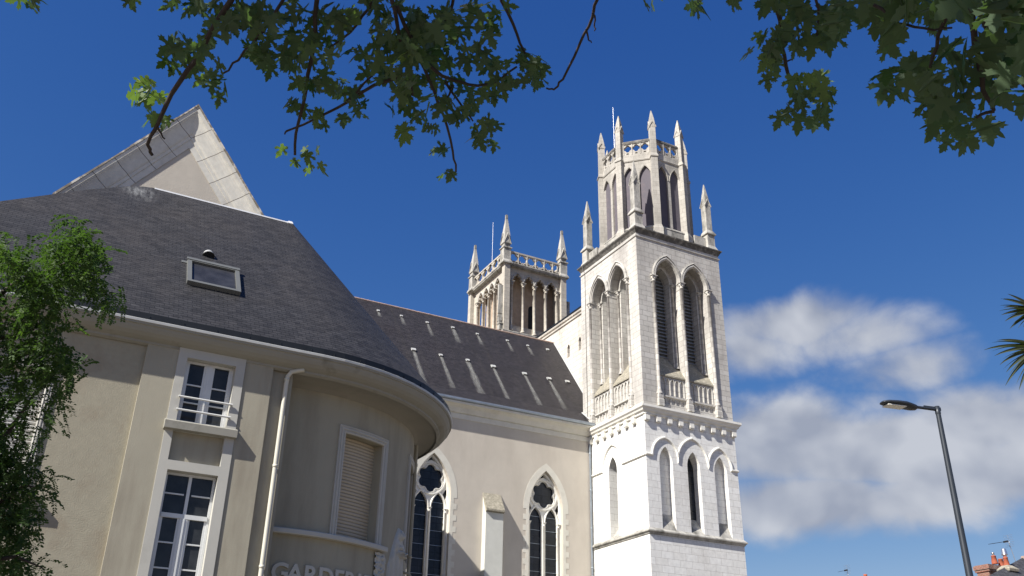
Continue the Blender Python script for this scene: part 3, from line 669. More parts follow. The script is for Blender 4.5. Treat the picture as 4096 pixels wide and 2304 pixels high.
vents = [(18.66, 55.94, .6, .3), (20.36, 55.94, 1.0, .3), (22.29, 55.87, 1.6, .3), (24.28, 55.92, 1.9, .42), (26.19, 55.85, 1.3, .3), (28.63, 55.86, 1.3, .3), (30.3, 55.81, 1.1, .3), (32.01, 55.85, 0, .3),
         (18.73, 53.31, 1.0, .3), (20.41, 53.27, 4.3, .40), (22.37, 53.29, 4.5, .36), (24.36, 53.33, 4.8, .55), (26.26, 53.26, 4.9, .34), (28.66, 53.21, 4.8, .40), (30.61, 53.21, 3.6, .38), (32.16, 53.3, 0, .3)]
v0 = None
for x, y, L, w in vents:
    p = rp(x, y)
    v = vent0.build('roof_vent', 'zinc_light', nv, p) if v0 is None else inst(v0, p)
    k_ = (.62 if y > 55 else .78) * random.uniform(.9, 1.1); v.scale = (k_ * random.uniform(.9, 1.1), k_, k_); v.rotation_euler = (random.uniform(-.05, .05), random.uniform(-.06, .06), random.uniform(-.1, .1))
    v0 = v0 or v
    if L:
        q = MB(); y1 = y - .1 - L / nz
        segs = 8; rows = []; uvs = []
        for i in range(segs + 1):
            yy = y - .1 - (L / nz) * i / segs; yy2 = max(yy, 50.99); c = rp(x, yy2, .012); hw = w / 2 * (.8 + .7 * i / segs) * random.uniform(.85, 1.15)
            rows.append([c - vx * hw, c + vx * hw]); uvs.append([(0, 1 - i / segs), (1, 1 - i / segs)])
        q.grid(rows, False, False, uvs); q.build('wash_streak', 'zinc_wash', nroof)
# facade wall between the towers, with two slit windows
mb = MB(); ff = Fr(33.1, 62.9, (0, -1), (-1, 0)); sl_ = [(8.27, 27.66, 28.4, 28.69), (9.85, 27.66, 28.42, 28.71)]
hs = [arch_loop(c, .17, a, b, d, 4) for c, a, b, d in sl_]
panel(mb, ff, rect(0, 0, 12.0, 30.6), hs, 0)
for h in hs: reveal(mb, ff, h, 0, -.35)
mb.box(33.5, 50.9, 0, 33.9, 62.9, 30.6)
fw = mb.build('facade_wall', 'stone_facade', nv)
for h in hs:
    w = MB(); panel(w, ff, h, (), -.35); w.build('slit_window', 'net_panel', fw)
mb = MB(); hsweep(mb, [(33.1, 62.9), (33.1, 50.9)], [(-.9, 30.4), (0, 30.4), (.08, 30.44), (.1, 30.55), (.04, 30.6), (.16, 30.66), (.18, 30.78), (-.9, 30.8)]); cp = mb.build('coping', 'stone_facade', fw)
mb = MB(); hsweep(mb, [(33.1, 62.9), (33.1, 50.9)], [(-.9, 30.8), (.2, 30.8), (.22, 30.93), (.1, 30.98), (-.9, 31.0)]); mb.build('coping_flashing', 'gutter_dark', fw)
# traceried windows
def nave_window(c):
    w = MB(); fr = Fr(c, 50.0, (1, 0), (0, -1)); d0, d1 = -.52, -.36
    outer = arch_loop(0, 1.20, 4.0, 15.0, 17.43, 10)
    lan1 = [arch_loop(sx * .56, .44, 4.2, 14.25, 15.15, 8) for sx in (-1, 1)]
    hx = foil(0, 15.98, .295, .53, 6, 7, PI / 2)
    tri = [(0, 17.28), (-.26, 16.98), (0, 17.08), (.26, 16.98)]
    side = [[(s * 1.10, 15.1), (s * 1.13, 15.55), (s * .98, 15.38), (s * .82, 15.10), (s * 1.02, 14.75)] for s in (-1, 1)]
    gaps = []
    for k in range(6):
        t = PI / 2 + (k + .5) * PI / 3; gx, gz = .72 * math.cos(t), 15.98 + .72 * math.sin(t)
        e = (-math.sin(t), math.cos(t)); gaps.append([(gx + e[0] * .12, gz + e[1] * .12), (gx - e[0] * .12, gz - e[1] * .12), (.64 * math.cos(t), 15.98 + .64 * math.sin(t))])
    low = [(0, 15.0), (-.13, 15.08), (.13, 15.08)]
    slab(w, fr, outer, lan1 + [hx, tri] + side + gaps, d0, d1, False)
    for k in range(24): pass
    ring = [(.92 * math.cos(2 * PI * i / 40), 15.98 + .92 * math.sin(2 * PI * i / 40)) for i in range(40)]
    R = [(-.06, d1), (-.045, d1 + .07), (.03, d1 + .07), (.045, d1)]
    sweep(w, fr, ring, R, True); sweep(w, fr, hx, [(-.055, d1), (-.04, d1 + .05), (0.0, d1 + .05), (0.0, d1)], True)
    for h in lan1: sweep(w, fr, h, [(0, d1), (0, d1 + .05), (.06, d1 + .07), (.1, d1)])
    sweep(w, fr, arch_loop(0, 1.14, 4.0, 15.0, 17.33, 10), [(-.06, d1), (-.05, d1 + .1), (.05, d1 + .12), (.06, d1)])
    o = w.build('window', 'stone_white', nv)
    q = MB(); panel(q, fr, outer, (), d0 + .02); q.build('leaded_glass', 'glass_church', o)
    q = MB()
    for x in (0, -1.03, 1.03):
        cm = column_mb(.06, 4.0, 14.25, base=False); i = len(q.v); q.v.extend([(a + fr(x, 0, 0)[0], b + fr(x, 0, d1 + .07)[1], z) for a, b, z in cm.v])
        for k, f in enumerate(cm.f): q._add(tuple(i + a for a in f), None, k in cm.sm)
    q.build('mullion', 'stone_white', o)
    q = MB()
    for z_ in [14.6 - .82 * i for i in range(12)]: mb_box_fr(q, fr, -1.0, 1.0, z_, z_ + .025, d0 + .03, d0 + .06)
    q.build('saddle_bars', 'zinc', o)
    q = MB(); toothed = []
    hi = arch(0, 1.60, 15.0, 17.9, 10); z = 14.9; rt_ = []; t = 0
    while z > 3.9: rt_ += [(1.60 if t % 2 else 1.40, z), (1.60 if t % 2 else 1.40, z - .33)]; z -= .33; t += 1
    outl = hi + [(1.6, 14.9)] + rt_ + [(-x, zz) for x, zz in rt_[::-1]] + [(-1.6, 14.9)]
    slab(q, fr, outl, [arch_loop(0, 1.195, 3.95, 15.0, 17.425, 10)], -.005, .012, False); q.build('quoin_surround', 'quoin', o)
    return o
for c in WC: nave_window(c)
# buttresses
def buttress(c):
    f = Fr(c, 50.0, (1, 0), (0, -1)); q = MB()
    pr_ = [(-.02, 0), (.48, 0), (.48, 14.25), (-.02, 15.42)]
    L = [f(-.575, z, d) for d, z in pr_]; R = [f(.575, z, d) for d, z in pr_]; q.face(L); q.face(R); q.grid([L, R], True, False)
    o = q.build('buttress', 'buttress_render', nv)
    q = MB(); pr_ = [(0, 15.5), (.64, 14.42), (.64, 14.32), (.48, 14.26), (0.0, 15.36)]
    L = [f(-.60, z, d) for d, z in pr_]; R = [f(.60, z, d) for d, z in pr_]; q.face(L); q.face(R); q.grid([L, R], True, False); q.build('buttress_cap', 'lichen_slope', o)
buttress(24.8)
mb = MB().box(13.2, 43.0, 0, 17.0, 49.99, 17.3); mb.box(13.1, 42.9, 17.3, 17.1, 49.98, 17.5); mb.build('side_annex', 'render_church', nv)
mb = MB().tube([(31.74, 49.55, 20.8), (31.76, 49.6, 20.4), (31.78, 49.9, 19.7), (31.78, 49.9, 0)], .06, 8)
for z in (2.2, 4.6, 7.0, 9.4, 11.8, 14.2, 16.6, 19.0): mb.lathe(31.78, 49.9, [(.06, z - .04), (.08, z - .03), (.08, z + .03), (.06, z + .04)], 8)
mb.build('drainpipe', 'zinc', nv)
# ------------------------------------------------------------------ nursery building with the rounded end
nb = thing('nursery_building', 'beige rendered building with slate hip roof, rounded end bay and raised GARDERIE letters', 'building', (0, 27.17, 0))
CX, CY, RB, RW_ = 5.88, 27.17, 5.17, 4.45
WF = Fr(0, 22.0, (1, 0), (0, -1)); CF = Cyl(CX, CY, RW_)
XL = -5.65
lw_open = rect(-1.62, 6.33, -.12, 9.02)
mb = MB(); panel(mb, WF, rect(XL, 0, 1.8, 10.3), [lw_open], -.09); reveal(mb, WF, lw_open, -.09, -.4)
mb.box(XL, 22.1, 0, XL + .3, 32.3, 10.3); mb.box(XL, 32.0, 0, CX, 32.3, 10.3)
nwall = mb.build('wall', 'wall_rough', nb)
mb = MB(); mb.box(1.78, 22.0, 0, 2.5, 22.3, 10.2); mb.box(4.08, 22.0, 0, 4.77, 22.3, 10.2); mb.build('pilaster', 'wall_smooth', nb)
mb = MB(); mb.box(4.77, 22.13, 0, 5.31, 22.4, 10.2); mb.box(5.26, 22.14, 0, 5.312, 22.9, 10.2); mb.build('set_back_strip', 'wall_smooth', nb)
up, pa, lo = rect(2.71, 8.33, 3.86, 9.89), rect(2.69, 7.40, 3.86, 8.1), rect(2.72, 3.4, 3.85, 7.18)
mb = MB(); slab(mb, WF, rect(2.5, 0, 4.08, 10.2), [up, pa, lo], -.3, .028, False); srd = mb.build('window_surround', 'trim_pale', nb)
mb = MB(); panel(mb, WF, rect(2.6, 7.3, 3.95, 8.2), (), -.09); mb.build('spandrel_panel', 'wall_smooth', nb)
mb = MB(); pr_ = [(0, 8.09), (.16, 8.10), (.17, 8.27), (.03, 8.335), (-.3, 8.36)]
L = [WF(2.46, z, d) for d, z in pr_]; R = [WF(4.11, z, d) for d, z in pr_]; mb.face(L); mb.face(R); mb.grid([L, R], True, False); mb.build('window_sill', 'trim_shaded', nb)
def casement(name, x0, x1, z0, z1, bars, mull, trans=None, d=-.17):
    q = MB(); f = .055
    mb_box_fr(q, WF, x0, x0 + f, z0, z1, d - .06, d); mb_box_fr(q, WF, x1 - f, x1, z0, z1, d - .06, d); mb_box_fr(q, WF, x0 + f, x1 - f, z1 - f, z1, d - .06, d - .004); mb_box_fr(q, WF, x0 + f, x1 - f, z0, z0 + f * 1.3, d - .06, d - .004)
    c = (x0 + x1) / 2
    zt = trans if trans else z1 - f
    mb_box_fr(q, WF, c - mull / 2, c + mull / 2, z0 + f, zt, d - .05, d + .012); mb_box_fr(q, WF, c - .02, c + .02, z0 + f, zt, d - .05, d + .03)
    if trans:
        mb_box_fr(q, WF, x0 + f, x1 - f, trans, trans + .1, d - .05, d + .02); mb_box_fr(q, WF, c - .035, c + .035, trans + .1, z1 - f, d - .05, d - .006)
    for s0, s1 in ((x0 + f, c - mull / 2), (c + mull / 2, x1 - f)):
        mb_box_fr(q, WF, s0, s0 + .05, z0 + f, zt, d - .05, d - .01); mb_box_fr(q, WF, s1 - .05, s1, z0 + f, zt, d - .05, d - .01)
        for zz in bars: mb_box_fr(q, WF, s0, s1, zz - .016, zz + .016, d - .05, d - .014)
    o = q.build(name, 'frame_white', nb)
    g_ = MB(); panel(g_, WF, rect(x0 + .02, z0 + .02, x1 - .02, z1 - .02), (), d - .045); g_.build('window_pane', 'glass_house', o); return o
w1 = casement('window', 2.715, 3.855, 8.335, 9.885, [9.30, 8.86], .15)
w2 = casement('window', 2.725, 3.845, 3.405, 7.175, [6.7, 5.62, 5.07, 4.5, 3.95], .17, 6.16)
mb = MB()
for z in (8.90, 8.585): mb.tube([(2.66, 21.93, z), (3.91, 21.93, z)], .026, 8)
for x in (2.70, 3.87): mb.tube([(x, 21.93, 8.9), (x, 22.05, 8.9)], .018, 6); mb.tube([(x, 21.93, 8.585), (x, 22.05, 8.585)], .018, 6)
mb.build('guard_rail', 'rail_white', srd)
# shuttered windows: one flat, one in the curve
MOULD = [(-.01, -.02), (-.01, .035), (.035, .055), (.06, .03), (.075, .03), (.10, .06), (.14, .06), (.155, .03), (.17, .03), (.20, .05), (.225, .05), (.225, -.02)]
def shutter(fr, a0, a1, z0, z1, d, per):
    q = MB(); n = int((z1 - z0) / .086); m = 6 if per > 1 else 1
    xs = [a0 + (a1 - a0) * i / m for i in range(m + 1)]; rows = []
    for i in range(n):
        z = z0 + (z1 - z0) * i / n; h = (z1 - z0) / n
        for f, dd in ((.0, -.03), (.06, -.03), (.10, -.004), (.4, .010), (.75, .014), (.94, .004)): rows.append([fr(x, z + h * f, d + dd) for x in xs])
    q.grid(rows, False, False); return q
fr9 = Fr(0, 22.09, (1, 0), (0, -1))
mb = MB(); sweep(mb, fr9, [(-.12, 6.3), (-.12, 9.02), (-1.62, 9.02), (-1.62, 6.3)], [(-n_ * .62, d_) for n_, d_ in MOULD]); wm = mb.build('window_frame', 'trim_pale', nb)
shutter(fr9, -1.62, -.12, 6.33, 9.02, -.2, 1).build('roller_shutter', 'shutter_grey', wm)
mb = MB(); mb.box(-1.9, 21.9, 6.2, .16, 22.2, 6.335); mb.build('window_sill', 'trim_pale', nb)
A0, A1, AZ = -75.0, -57.0, 8.98; B0, B1, BZ = -33.3, -15.0, 9.02; a2 = 92
mb = MB()
def arc_wall(mb, a, b, z0, z1, n=None, r=RW_):
    n = n or max(1, int(abs(b - a) / 3)); aa = [math.radians(a + (b - a) * i / n) for i in range(n + 1)]
    mb.grid([[(CX + r * math.cos(t), CY + r * math.sin(t), z) for t in aa] for z in (z0, z1)], False, True, [[(t * r, z) for t in aa] for z in (z0, z1)])
for a, b, z0, z1 in ((-104, A0, 0, 10.2), (A0, A1, 0, 6.3), (A0, A1, AZ, 10.2), (A1, B0, 0, 10.2), (B0, B1, 0, 6.3), (B0, B1, BZ, 10.2), (B1, a2, 0, 10.2)): arc_wall(mb, a, b, z0, z1)
for p, q_, z in ((A0, A1, AZ), (B0, B1, BZ)):
    for a in (p, q_): t = math.radians(a); mb.face([(CX + r * math.cos(t), CY + r * math.sin(t), zz) for r, zz in ((RW_, 6.3), (RW_ - .36, 6.3), (RW_ - .36, z), (RW_, z))])
    n = 6; mb.grid([[(CX + r * math.cos(math.radians(p + (q_ - p) * i / n)), CY + r * math.sin(math.radians(p + (q_ - p) * i / n)), z) for i in range(n + 1)] for r in (RW_, RW_ - .36)])
    mb.face([(CX + (RW_ - .37) * math.cos(math.radians(a)), CY + (RW_ - .37) * math.sin(math.radians(a)), zz) for a, zz in ((p, 6.2), (q_, 6.2), (q_, z), (p, z))])
rwall = mb.build('rounded_wall', 'wall_round', nb)
kd = 180 / PI / RW_                                       # metres to degrees on the curve
class CylM(Cyl):
    def __call__(s, a, z, d=0.0): return Cyl.__call__(s, a * kd, z, d)
CM = CylM(CX, CY, RW_)
def dens(path, n=10):
    out = []
    for a, b in zip(path, path[1:]): out += [(a[0] + (b[0] - a[0]) * i / n, a[1] + (b[1] - a[1]) * i / n) for i in range(n)]
    return out + [path[-1]]
for p, q_, z, on in ((A0, A1, AZ, 1), (B0, B1, BZ, 1)):
    mb = MB(); path = dens([(q_ / kd, 6.3), (q_ / kd, z)], 1)[:-1] + dens([(q_ / kd, z), (p / kd, z)], 8)[:-1] + [(p / kd, z), (p / kd, 6.3)]
    sweep(mb, CM, path, [(-n_ * .82, d_) for n_, d_ in MOULD]); wf_ = mb.build('window_frame', 'trim_pale', nb)
    shutter(Cyl(CX, CY, RW_), p, q_, 6.3, z, -.30, 6).build('roller_shutter', 'shutter_slats', wf_)
mb = MB(); aa = [-100 + (47.6) * i / 16 for i in range(17)]
rows = [[(CX + (RW_ + o_) * math.cos(math.radians(a)), CY + (RW_ + o_) * math.sin(math.radians(a)), z) for a in aa] for o_, z in ((-.02, 6.2), (.15, 6.2), (.16, 6.22), (.16, 6.31), (.13, 6.33), (-.35, 6.35))]
mb.grid(rows, False, False); mb.face([r[-1] for r in rows]); mb.build('sill_band', 'trim_pale', nb)
mb = MB(); aa = [-34 + 22 * i / 8 for i in range(9)]
# letters
def letter(ch, ang):
    cu = bpy.data.curves.new('letter', 'FONT'); cu.body = ch; cu.size = .585; cu.extrude = .022; cu.offset = .014; cu.align_x = 'CENTER'; cu.resolution_u = 6
    to = bpy.data.objects.new('letter_tmp', cu); COL.objects.link(to); dg = bpy.context.evaluated_depsgraph_get(); dg.update()
    me = bpy.data.meshes.new_from_object(to.evaluated_get(dg)); bpy.data.objects.remove(to); bpy.data.curves.remove(cu)
    q = MB()
    for v in me.vertices: q.v.append(CM(ang / kd + v.co.x, 5.115 + v.co.y, .03 + v.co.z))
    for p in me.polygons: q._add(tuple(p.vertices))
    bpy.data.meshes.remove(me); return q.build('letter', 'trim_pale', nb)
for ch, a in zip('GARDERIE', (-91.9, -87.25, -82.3, -77.0, -72.2, -68.0, -63.9, -60.2)): letter(ch, a)
# carved relief figure and leaf frieze
def relief(name, a0, a1, z0, z1, nx, nz_, h, mat):
    q = MB(); rows = [[CM((a0 + (a1 - a0) * i / nx) / kd, z0 + (z1 - z0) * j / nz_, h((i / nx), z0 + (z1 - z0) * j / nz_)) for i in range(nx + 1)] for j in range(nz_ + 1)]
    q.grid(rows); return q.build(name, mat, nb)
def sst(x): x = max(0.0, min(1.0, x)); return x * x * (3 - 2 * x)
def lerp(pts, z):
    for (z0, a), (z1, b) in zip(pts, pts[1:]):
        if z <= z1: return a + (b - a) * max(0, (z - z0)) / (z1 - z0)
    return pts[-1][1]
def robe(u, z):
    x = u * 1.22                                           # metres across
    le = lerp([(3.5, .02), (5.9, .06), (6.35, .22), (6.75, .40), (6.98, .56), (7.3, .60)], z); ri = lerp([(3.5, 1.20), (5.8, 1.12), (6.4, 1.06), (6.62, .98), (6.9, .84), (7.0, .72), (7.3, .62)], z)
    top = 7.02; body = sst((x - le) / .07) * sst((ri - x) / .07) * sst((top - z) / .05)
    h = .075 * body
    fold = .028 * math.sin(x * 23 + math.sin(z * 2.3) * 1.4) + .018 * math.sin(x * 41 + z * 1.7); h += fold * body * sst((6.45 - z) / .3)
    for hx, hz, rx, rz, k in ((.70, 6.80, .12, .15, .12), (.66, 6.48, .10, .07, .08), (.80, 6.44, .11, .06, .07), (.52, 6.50, .13, .16, .04), (.92, 6.46, .10, .16, .04)):
        e = ((x - hx) / rx) ** 2 + ((z - hz) / rz) ** 2
        if e < 1: h += k * math.sqrt(1 - e)
    e = ((x - .71) / .085) ** 2 + ((z - 6.78) / .11) ** 2
    if .55 < e < 1.5: h -= .05 * math.sin(PI * (e - .55) / .95)
    for hx, w_ in ((.745, 6.82), (.675, 6.82)):
        e = ((x - hx) / .022) ** 2 + ((z - w_) / .014) ** 2
        if e < 1: h -= .018
    if abs(x - .71) < .018 and 6.74 < z < 6.83: h += .02
    if abs(x - .71) < .035 and abs(z - 6.715) < .008: h -= .012
    for k in range(5):                                     # cuff edge in zigzag over the hands
        if abs(z - (6.30 + .05 * math.sin(x * 38))) < .018 and .5 < x < 1.0: h += .03
    return h - .012
relief('relief_figure', -49.8, -34.0, 3.5, 7.08, 56, 120, robe, 'trim_pale')
rl = random.Random(4); bumps = [(rl.random() * .44, 3.6 + rl.random() * 2.55, rl.random() * PI, .05 + .05 * rl.random()) for _ in range(150)]
def frieze(u, z):
    x = u * .43; h = .03
    for bx, bz, t, r in bumps:
        dx, dz = x - bx, z - bz
        if abs(dx) < r and abs(dz) < r:
            a = (dx * math.cos(t) + dz * math.sin(t)) / r; b = (-dx * math.sin(t) + dz * math.cos(t)) / (r * .5); e = a * a + b * b
            if e < 1: h = max(h, .03 + .055 * math.sqrt(1 - e) - (.015 if abs(b) < .12 else 0))
    return h
relief('leaf_frieze', -57.2, -51.6, 3.6, 6.16, 24, 130, frieze, 'trim_pale')
# eaves, gutter, roof
def eave_path(r, n=30): return [(XL - .0, CY - r), (0, CY - r)] + [(CX + r * math.cos(-PI / 2 + PI * i / n), CY + r * math.sin(-PI / 2 + PI * i / n)) for i in range(n + 1)] + [(XL, CY + r)]
mb = MB(); hsweep(mb, eave_path(RB), [(-.06, 10.02), (.02, 10.06), (.025, 10.11), (.09, 10.135), (.17, 10.175), (.25, 10.24), (.30, 10.31), (.325, 10.375), (.36, 10.385), (.365, 10.43), (.2, 10.46)]); mb.build('cornice', 'trim_shaded', nb)
mb = MB(); hsweep(mb, eave_path(RB), [(.2, 10.45), (.36, 10.43), (.385, 10.435), (.39, 10.49), (.37, 10.505), (.345, 10.49), (.2, 10.48)]); mb.build('gutter_lip', 'zinc_light', nb)
mb = MB(); hsweep(mb, eave_path(RB), [(.30, 10.46), (.345, 10.48), (.345, 10.67), (.27, 10.70), (.1, 10.70)])
ep = eave_path(RB + .29, 26)
for i in range(14): pass
for i in range(1, 22):
    continue; t = -PI / 2 + PI * i / 22; c_ = Vector((CX + (RB + .30) * math.cos(t), CY + (RB + .30) * math.sin(t), 10.55)); mb.obox(c_, (.045 * math.cos(t), .045 * math.sin(t), 0), (-.018 * math.sin(t), .018 * math.cos(t), 0), (0, 0, .05))
gut = mb.build('gutter', 'gutter_dark', nb); clip = None
for i in range(38):
    if i < 15: p_, rz_ = (XL + .3 + i * .78, CY - RB - .345, 10.55), 0.0
    else: t = -PI / 2 + PI * (i - 14.6) / 23.5; p_, rz_ = (CX + (RB + .345) * math.cos(t), CY + (RB + .345) * math.sin(t), 10.55), t + PI / 2
    if clip is None: clip = MB().box(-.022, -.012, -.055, .022, .01, -.01).box(-.008, -.01, -.01, .008, .01, .05).build('gutter_clip', 'gutter_dark', nb, p_, rz_)
    else: inst(clip, p_, rz_)
mb = MB(); mb.lathe(CX, CY, [(RW_ - .02, 9.90), (RW_ + .03, 9.90), (RW_ + .04, 9.97), (RW_ + .10, 9.99), (RW_ + .12, 10.03), (RW_ + .55, 10.04), (RB + .0, 10.09)], 60, math.radians(-101), math.radians(92)); mb.build('soffit', 'soffit_shaded', nb)
YE, ZE, RX, ZR = CY - RB - .25, 10.70, 5.85, 17.14; SLP = (ZR - ZE) / (CY - YE); RLN = math.hypot(1, SLP)
hip = [(1.40, 27.17), (1.12, 27.10), (.59, 26.84), (-.39, 26.17), (-1.19, 25.54), (-2.27, 24.68), (-4.1, 23.2), (XL - .35, YE)]
def zf(y): return ZE + SLP * (y - YE)
mb = MB(); fpts = [(XL - .35, YE), (RX, YE), (RX, CY)] + hip[:-1]
tri_ = tessellate_polygon([[Vector((x, y, 0)) for x, y in fpts]])
for sg in (1, -1):
    for t in tri_: mb.face([(fpts[k][0], CY + sg * (fpts[k][1] - CY), zf(fpts[k][1])) for k in t], [(fpts[k][0], (fpts[k][1] - YE) * RLN) for k in t])
lft = [(x, y, zf(y)) for x, y in hip]; mb.face([p for p in lft] + [(x, 2 * CY - y, z) for x, y, z in lft[::-1]])
prof = [(CY - YE, ZE), (4.0, ZE + (CY - YE - 4.0) * SLP), (2.5, ZE + (CY - YE - 2.5) * SLP), (1.2, ZE + (CY - YE - 1.2) * SLP), (.02, ZR - .02 * SLP)]
n = 96; rows, uvs = [], []; L = 0
for i, (r, z) in enumerate(prof):
    if i: L += math.hypot(r - prof[i - 1][0], z - prof[i - 1][1])
    rows.append([(RX + r * math.cos(-PI / 2 + PI * k / n), CY + r * math.sin(-PI / 2 + PI * k / n), z) for k in range(n + 1)]); uvs.append([(RX + (-PI / 2 + PI * k / n + PI / 2) * max(r, 2.2), L) for k in range(n + 1)])
mb.grid(rows, False, True, uvs)
roof = mb.build('roof', 'slate_nursery', nb)
mb = MB(); hsweep(mb, [(1.46, CY), (5.72, CY)], [(-.05, ZR - .04), (.055, ZR - .05), (.05, ZR - .005), (0, ZR + .025), (-.06, ZR - .0)]); mb.rings([(ZR - .15, .02), (ZR - .06, .10), (ZR + .03, .06)], 5.75, CY); mb.build('ridge_flashing', 'lead_white', roof)
# skylight and hood vent lie on the slope
rx_ = Vector((1, 0, 0)); ru = Vector((0, 1, SLP)).normalized(); rn = Vector((0, -SLP, 1)).normalized()
def rpt(x, y): return Vector((x, y, zf(y)))
sc = rpt(3.17, 23.52); hw, hh = .69, .70
q = MB()
for sx in (-1, 1): q.obox(sc + rx_ * sx * (hw - .055) + rn * .05, rx_ * .055, ru * hh, rn * .07)
for su, th in ((-1, .05), (1, .06)): q.obox(sc + ru * su * (hh - th) + rn * .055, rx_ * (hw - .11), ru * th, rn * .066)
q.obox(sc + ru * (hh - .02) + rn * .12, rx_ * (hw + .02), ru * .06, rn * .02)
q.obox(sc - rx_ * (hw + .07) + ru * (hh - .06) + rn * .012, rx_ * .07, ru * .06, rn * .008)
skl = q.build('skylight', 'skylight_frame', nb)
q = MB(); q.face([sc + rx_ * a * (hw - .1) + ru * b * (hh - .09) + rn * .06 for a, b in ((-1, -1), (1, -1), (1, 1), (-1, 1))]); q.build('skylight_pane', 'glass_skylight', skl)
vc = rpt(3.06, 24.46); q = MB()
rows = [[vc + rx_ * (.17 * s_ * math.cos(PI * k / 8)) + rn * (.17 * s_ * math.sin(PI * k / 8)) + ru * (u_) for k in range(9)] for u_, s_ in ((-.10, 1.0), (.08, .8), (.3, .12))]
q.grid(rows, False, True); hv = q.build('hood_vent', 'zinc_light', nb)
q = MB(); q.face(rows[0] if False else [p + ru * .03 for p in rows[0]]); q.build('vent_opening', 'dark_void', hv)
# rainwater pipe
mb = MB(); P_ = [(5.52, 21.95, 10.12), (5.38, 21.97, 10.08), (5.22, 22.0, 10.02), (5.15, 22.03, 9.9), (5.14, 22.04, 9.7), (5.14, 22.04, 0)]
mb.tube(P_, .056, 12)
for z in (9.82, 7.62, 5.28, 2.9): mb.lathe(5.14, 22.04, [(.056, z - .035), (.067, z - .03), (.067, z + .03), (.056, z + .035)], 12)
mb.build('downpipe', 'pipe_cream', nb)
t = math.radians(-17); mb = MB().tube([(CX + (RW_ + .09) * math.cos(t), CY + (RW_ + .09) * math.sin(t), z) for z in (9.9, 0)], .055, 10)
for z in (9.3, 6.6, 4.0): mb.lathe(CX + (RW_ + .09) * math.cos(t), CY + (RW_ + .09) * math.sin(t), [(.055, z - .05), (.07, z - .04), (.07, z + .04), (.055, z + .05)], 10)
mb.build('downpipe', 'wall_round', nb)
t0 = [(CX + (RW_ + d) * math.cos(math.radians(a)), CY + (RW_ + d) * math.sin(math.radians(a)), z) for a, d, z in ((-33.6, .02, 5.95), (-33.0, .2, 5.9), (-32.6, .3, 5.7), (-32.4, .3, 5.3), (-32.4, .3, 4.6))]
MB().tube(t0, .035, 8).build('wall_bracket', 'wall_round', nb)

# ------------------------------------------------------------------ gabled building behind
PY = 29.4; AX, AZ_ = 2.385, 21.97; RS_ = 1.322; HWG = 5.6
gb = thing('gabled_building', 'pale gable with a broad stone raking cornice rising behind the slate roof', 'building', (AX, 36, 0))
GF = Fr(AX, PY, (1, 0), (0, -1)); zb = AZ_ - HWG * RS_
mb = MB(); panel(mb, GF, [(-HWG + .5, 0), (HWG - .5, 0), (HWG - .5, zb), (0, AZ_ - .5), (-HWG + .5, zb)], (), 0); mb.box(AX - HWG + .5, PY, 0, AX - HWG + .8, 46, zb); mb.box(AX + HWG - .8, PY, 0, AX + HWG - .5, 46, zb); mb.build('gable_wall', 'tympanum', gb)
# raking cornice: ring of profiles along both slopes, UV running along each slope
ln = math.hypot(1, RS_)
PR = [(n_, d_ * .42) for n_, d_ in [(-1.00, 0), (-1.00, .06), (-.78, .06), (-.77, .12), (-.66, .13), (-.65, .17), (-.60, .22), (-.50, .26), (-.38, .30), (-.28, .36), (-.20, .44), (-.16, .52), (-.12, .53), (-.12, .58), (0, .58)]]
mb = MB()
for sg in (-1, 1):
    pts = []; cum = [0]
    for a, b in zip(PR, PR[1:]): cum.append(cum[-1] + math.hypot(b[0] - a[0], b[1] - a[1]))
    def cp_(n_, d_, s_):                                   # n_: distance below the outer slope (negative), s_: run from the apex
        z = AZ_ - s_ * RS_ + n_ * ln; return GF(sg * s_, z, d_)
    seg = 14; rows, uvs = [], []
    for i in range(seg + 1):
        s_ = HWG * i / seg; rows.append([cp_(n_, d_, s_) for n_, d_ in PR]); uvs.append([(s_ * ln - RS_ * q_[0] + .35, c_ + 3) for c_, q_ in zip(cum, PR)])
    mb.grid(rows, False, False, uvs)
mb.build('raking_cornice', 'stone_rake', gb)
mb = MB()
for sg in (-1, 1):
    k = 0; s_ = 0.0
    while s_ < HWG:
        s1 = s_ + .62; z0, z1 = AZ_ - s_ * RS_, AZ_ - s1 * RS_; lift = .035 * ((k * 7) % 3) / 2
        P4 = [GF(sg * s_, z0 + .01, -.1), GF(sg * s1, z1 + .01, -.1), GF(sg * s1, z1 + .01, .27), GF(sg * s_, z0 + .01, .27)]; T4 = [(a, b, c + .08 + lift) for a, b, c in P4]
        mb.face(P4); mb.face(T4); mb.grid([P4, T4], True, False); s_ = s1; k += 1
mb.build('coping_tiles', 'rake_tile', gb)
mb = MB()
for sg in (-1, 1): mb.face([(AX, PY + .1, AZ_ - .05), (AX + sg * HWG, PY + .1, zb - .05), (AX + sg * HWG, 46, zb - .05), (AX, 46, AZ_ - .05)])
mb.face([(AX - HWG + .5, 46, 0), (AX + HWG - .5, 46, 0), (AX + HWG - .5, 46, zb), (AX, 46, AZ_ - .1), (AX - HWG + .5, 46, zb)])
mb.build('roof', 'slate_far', gb)

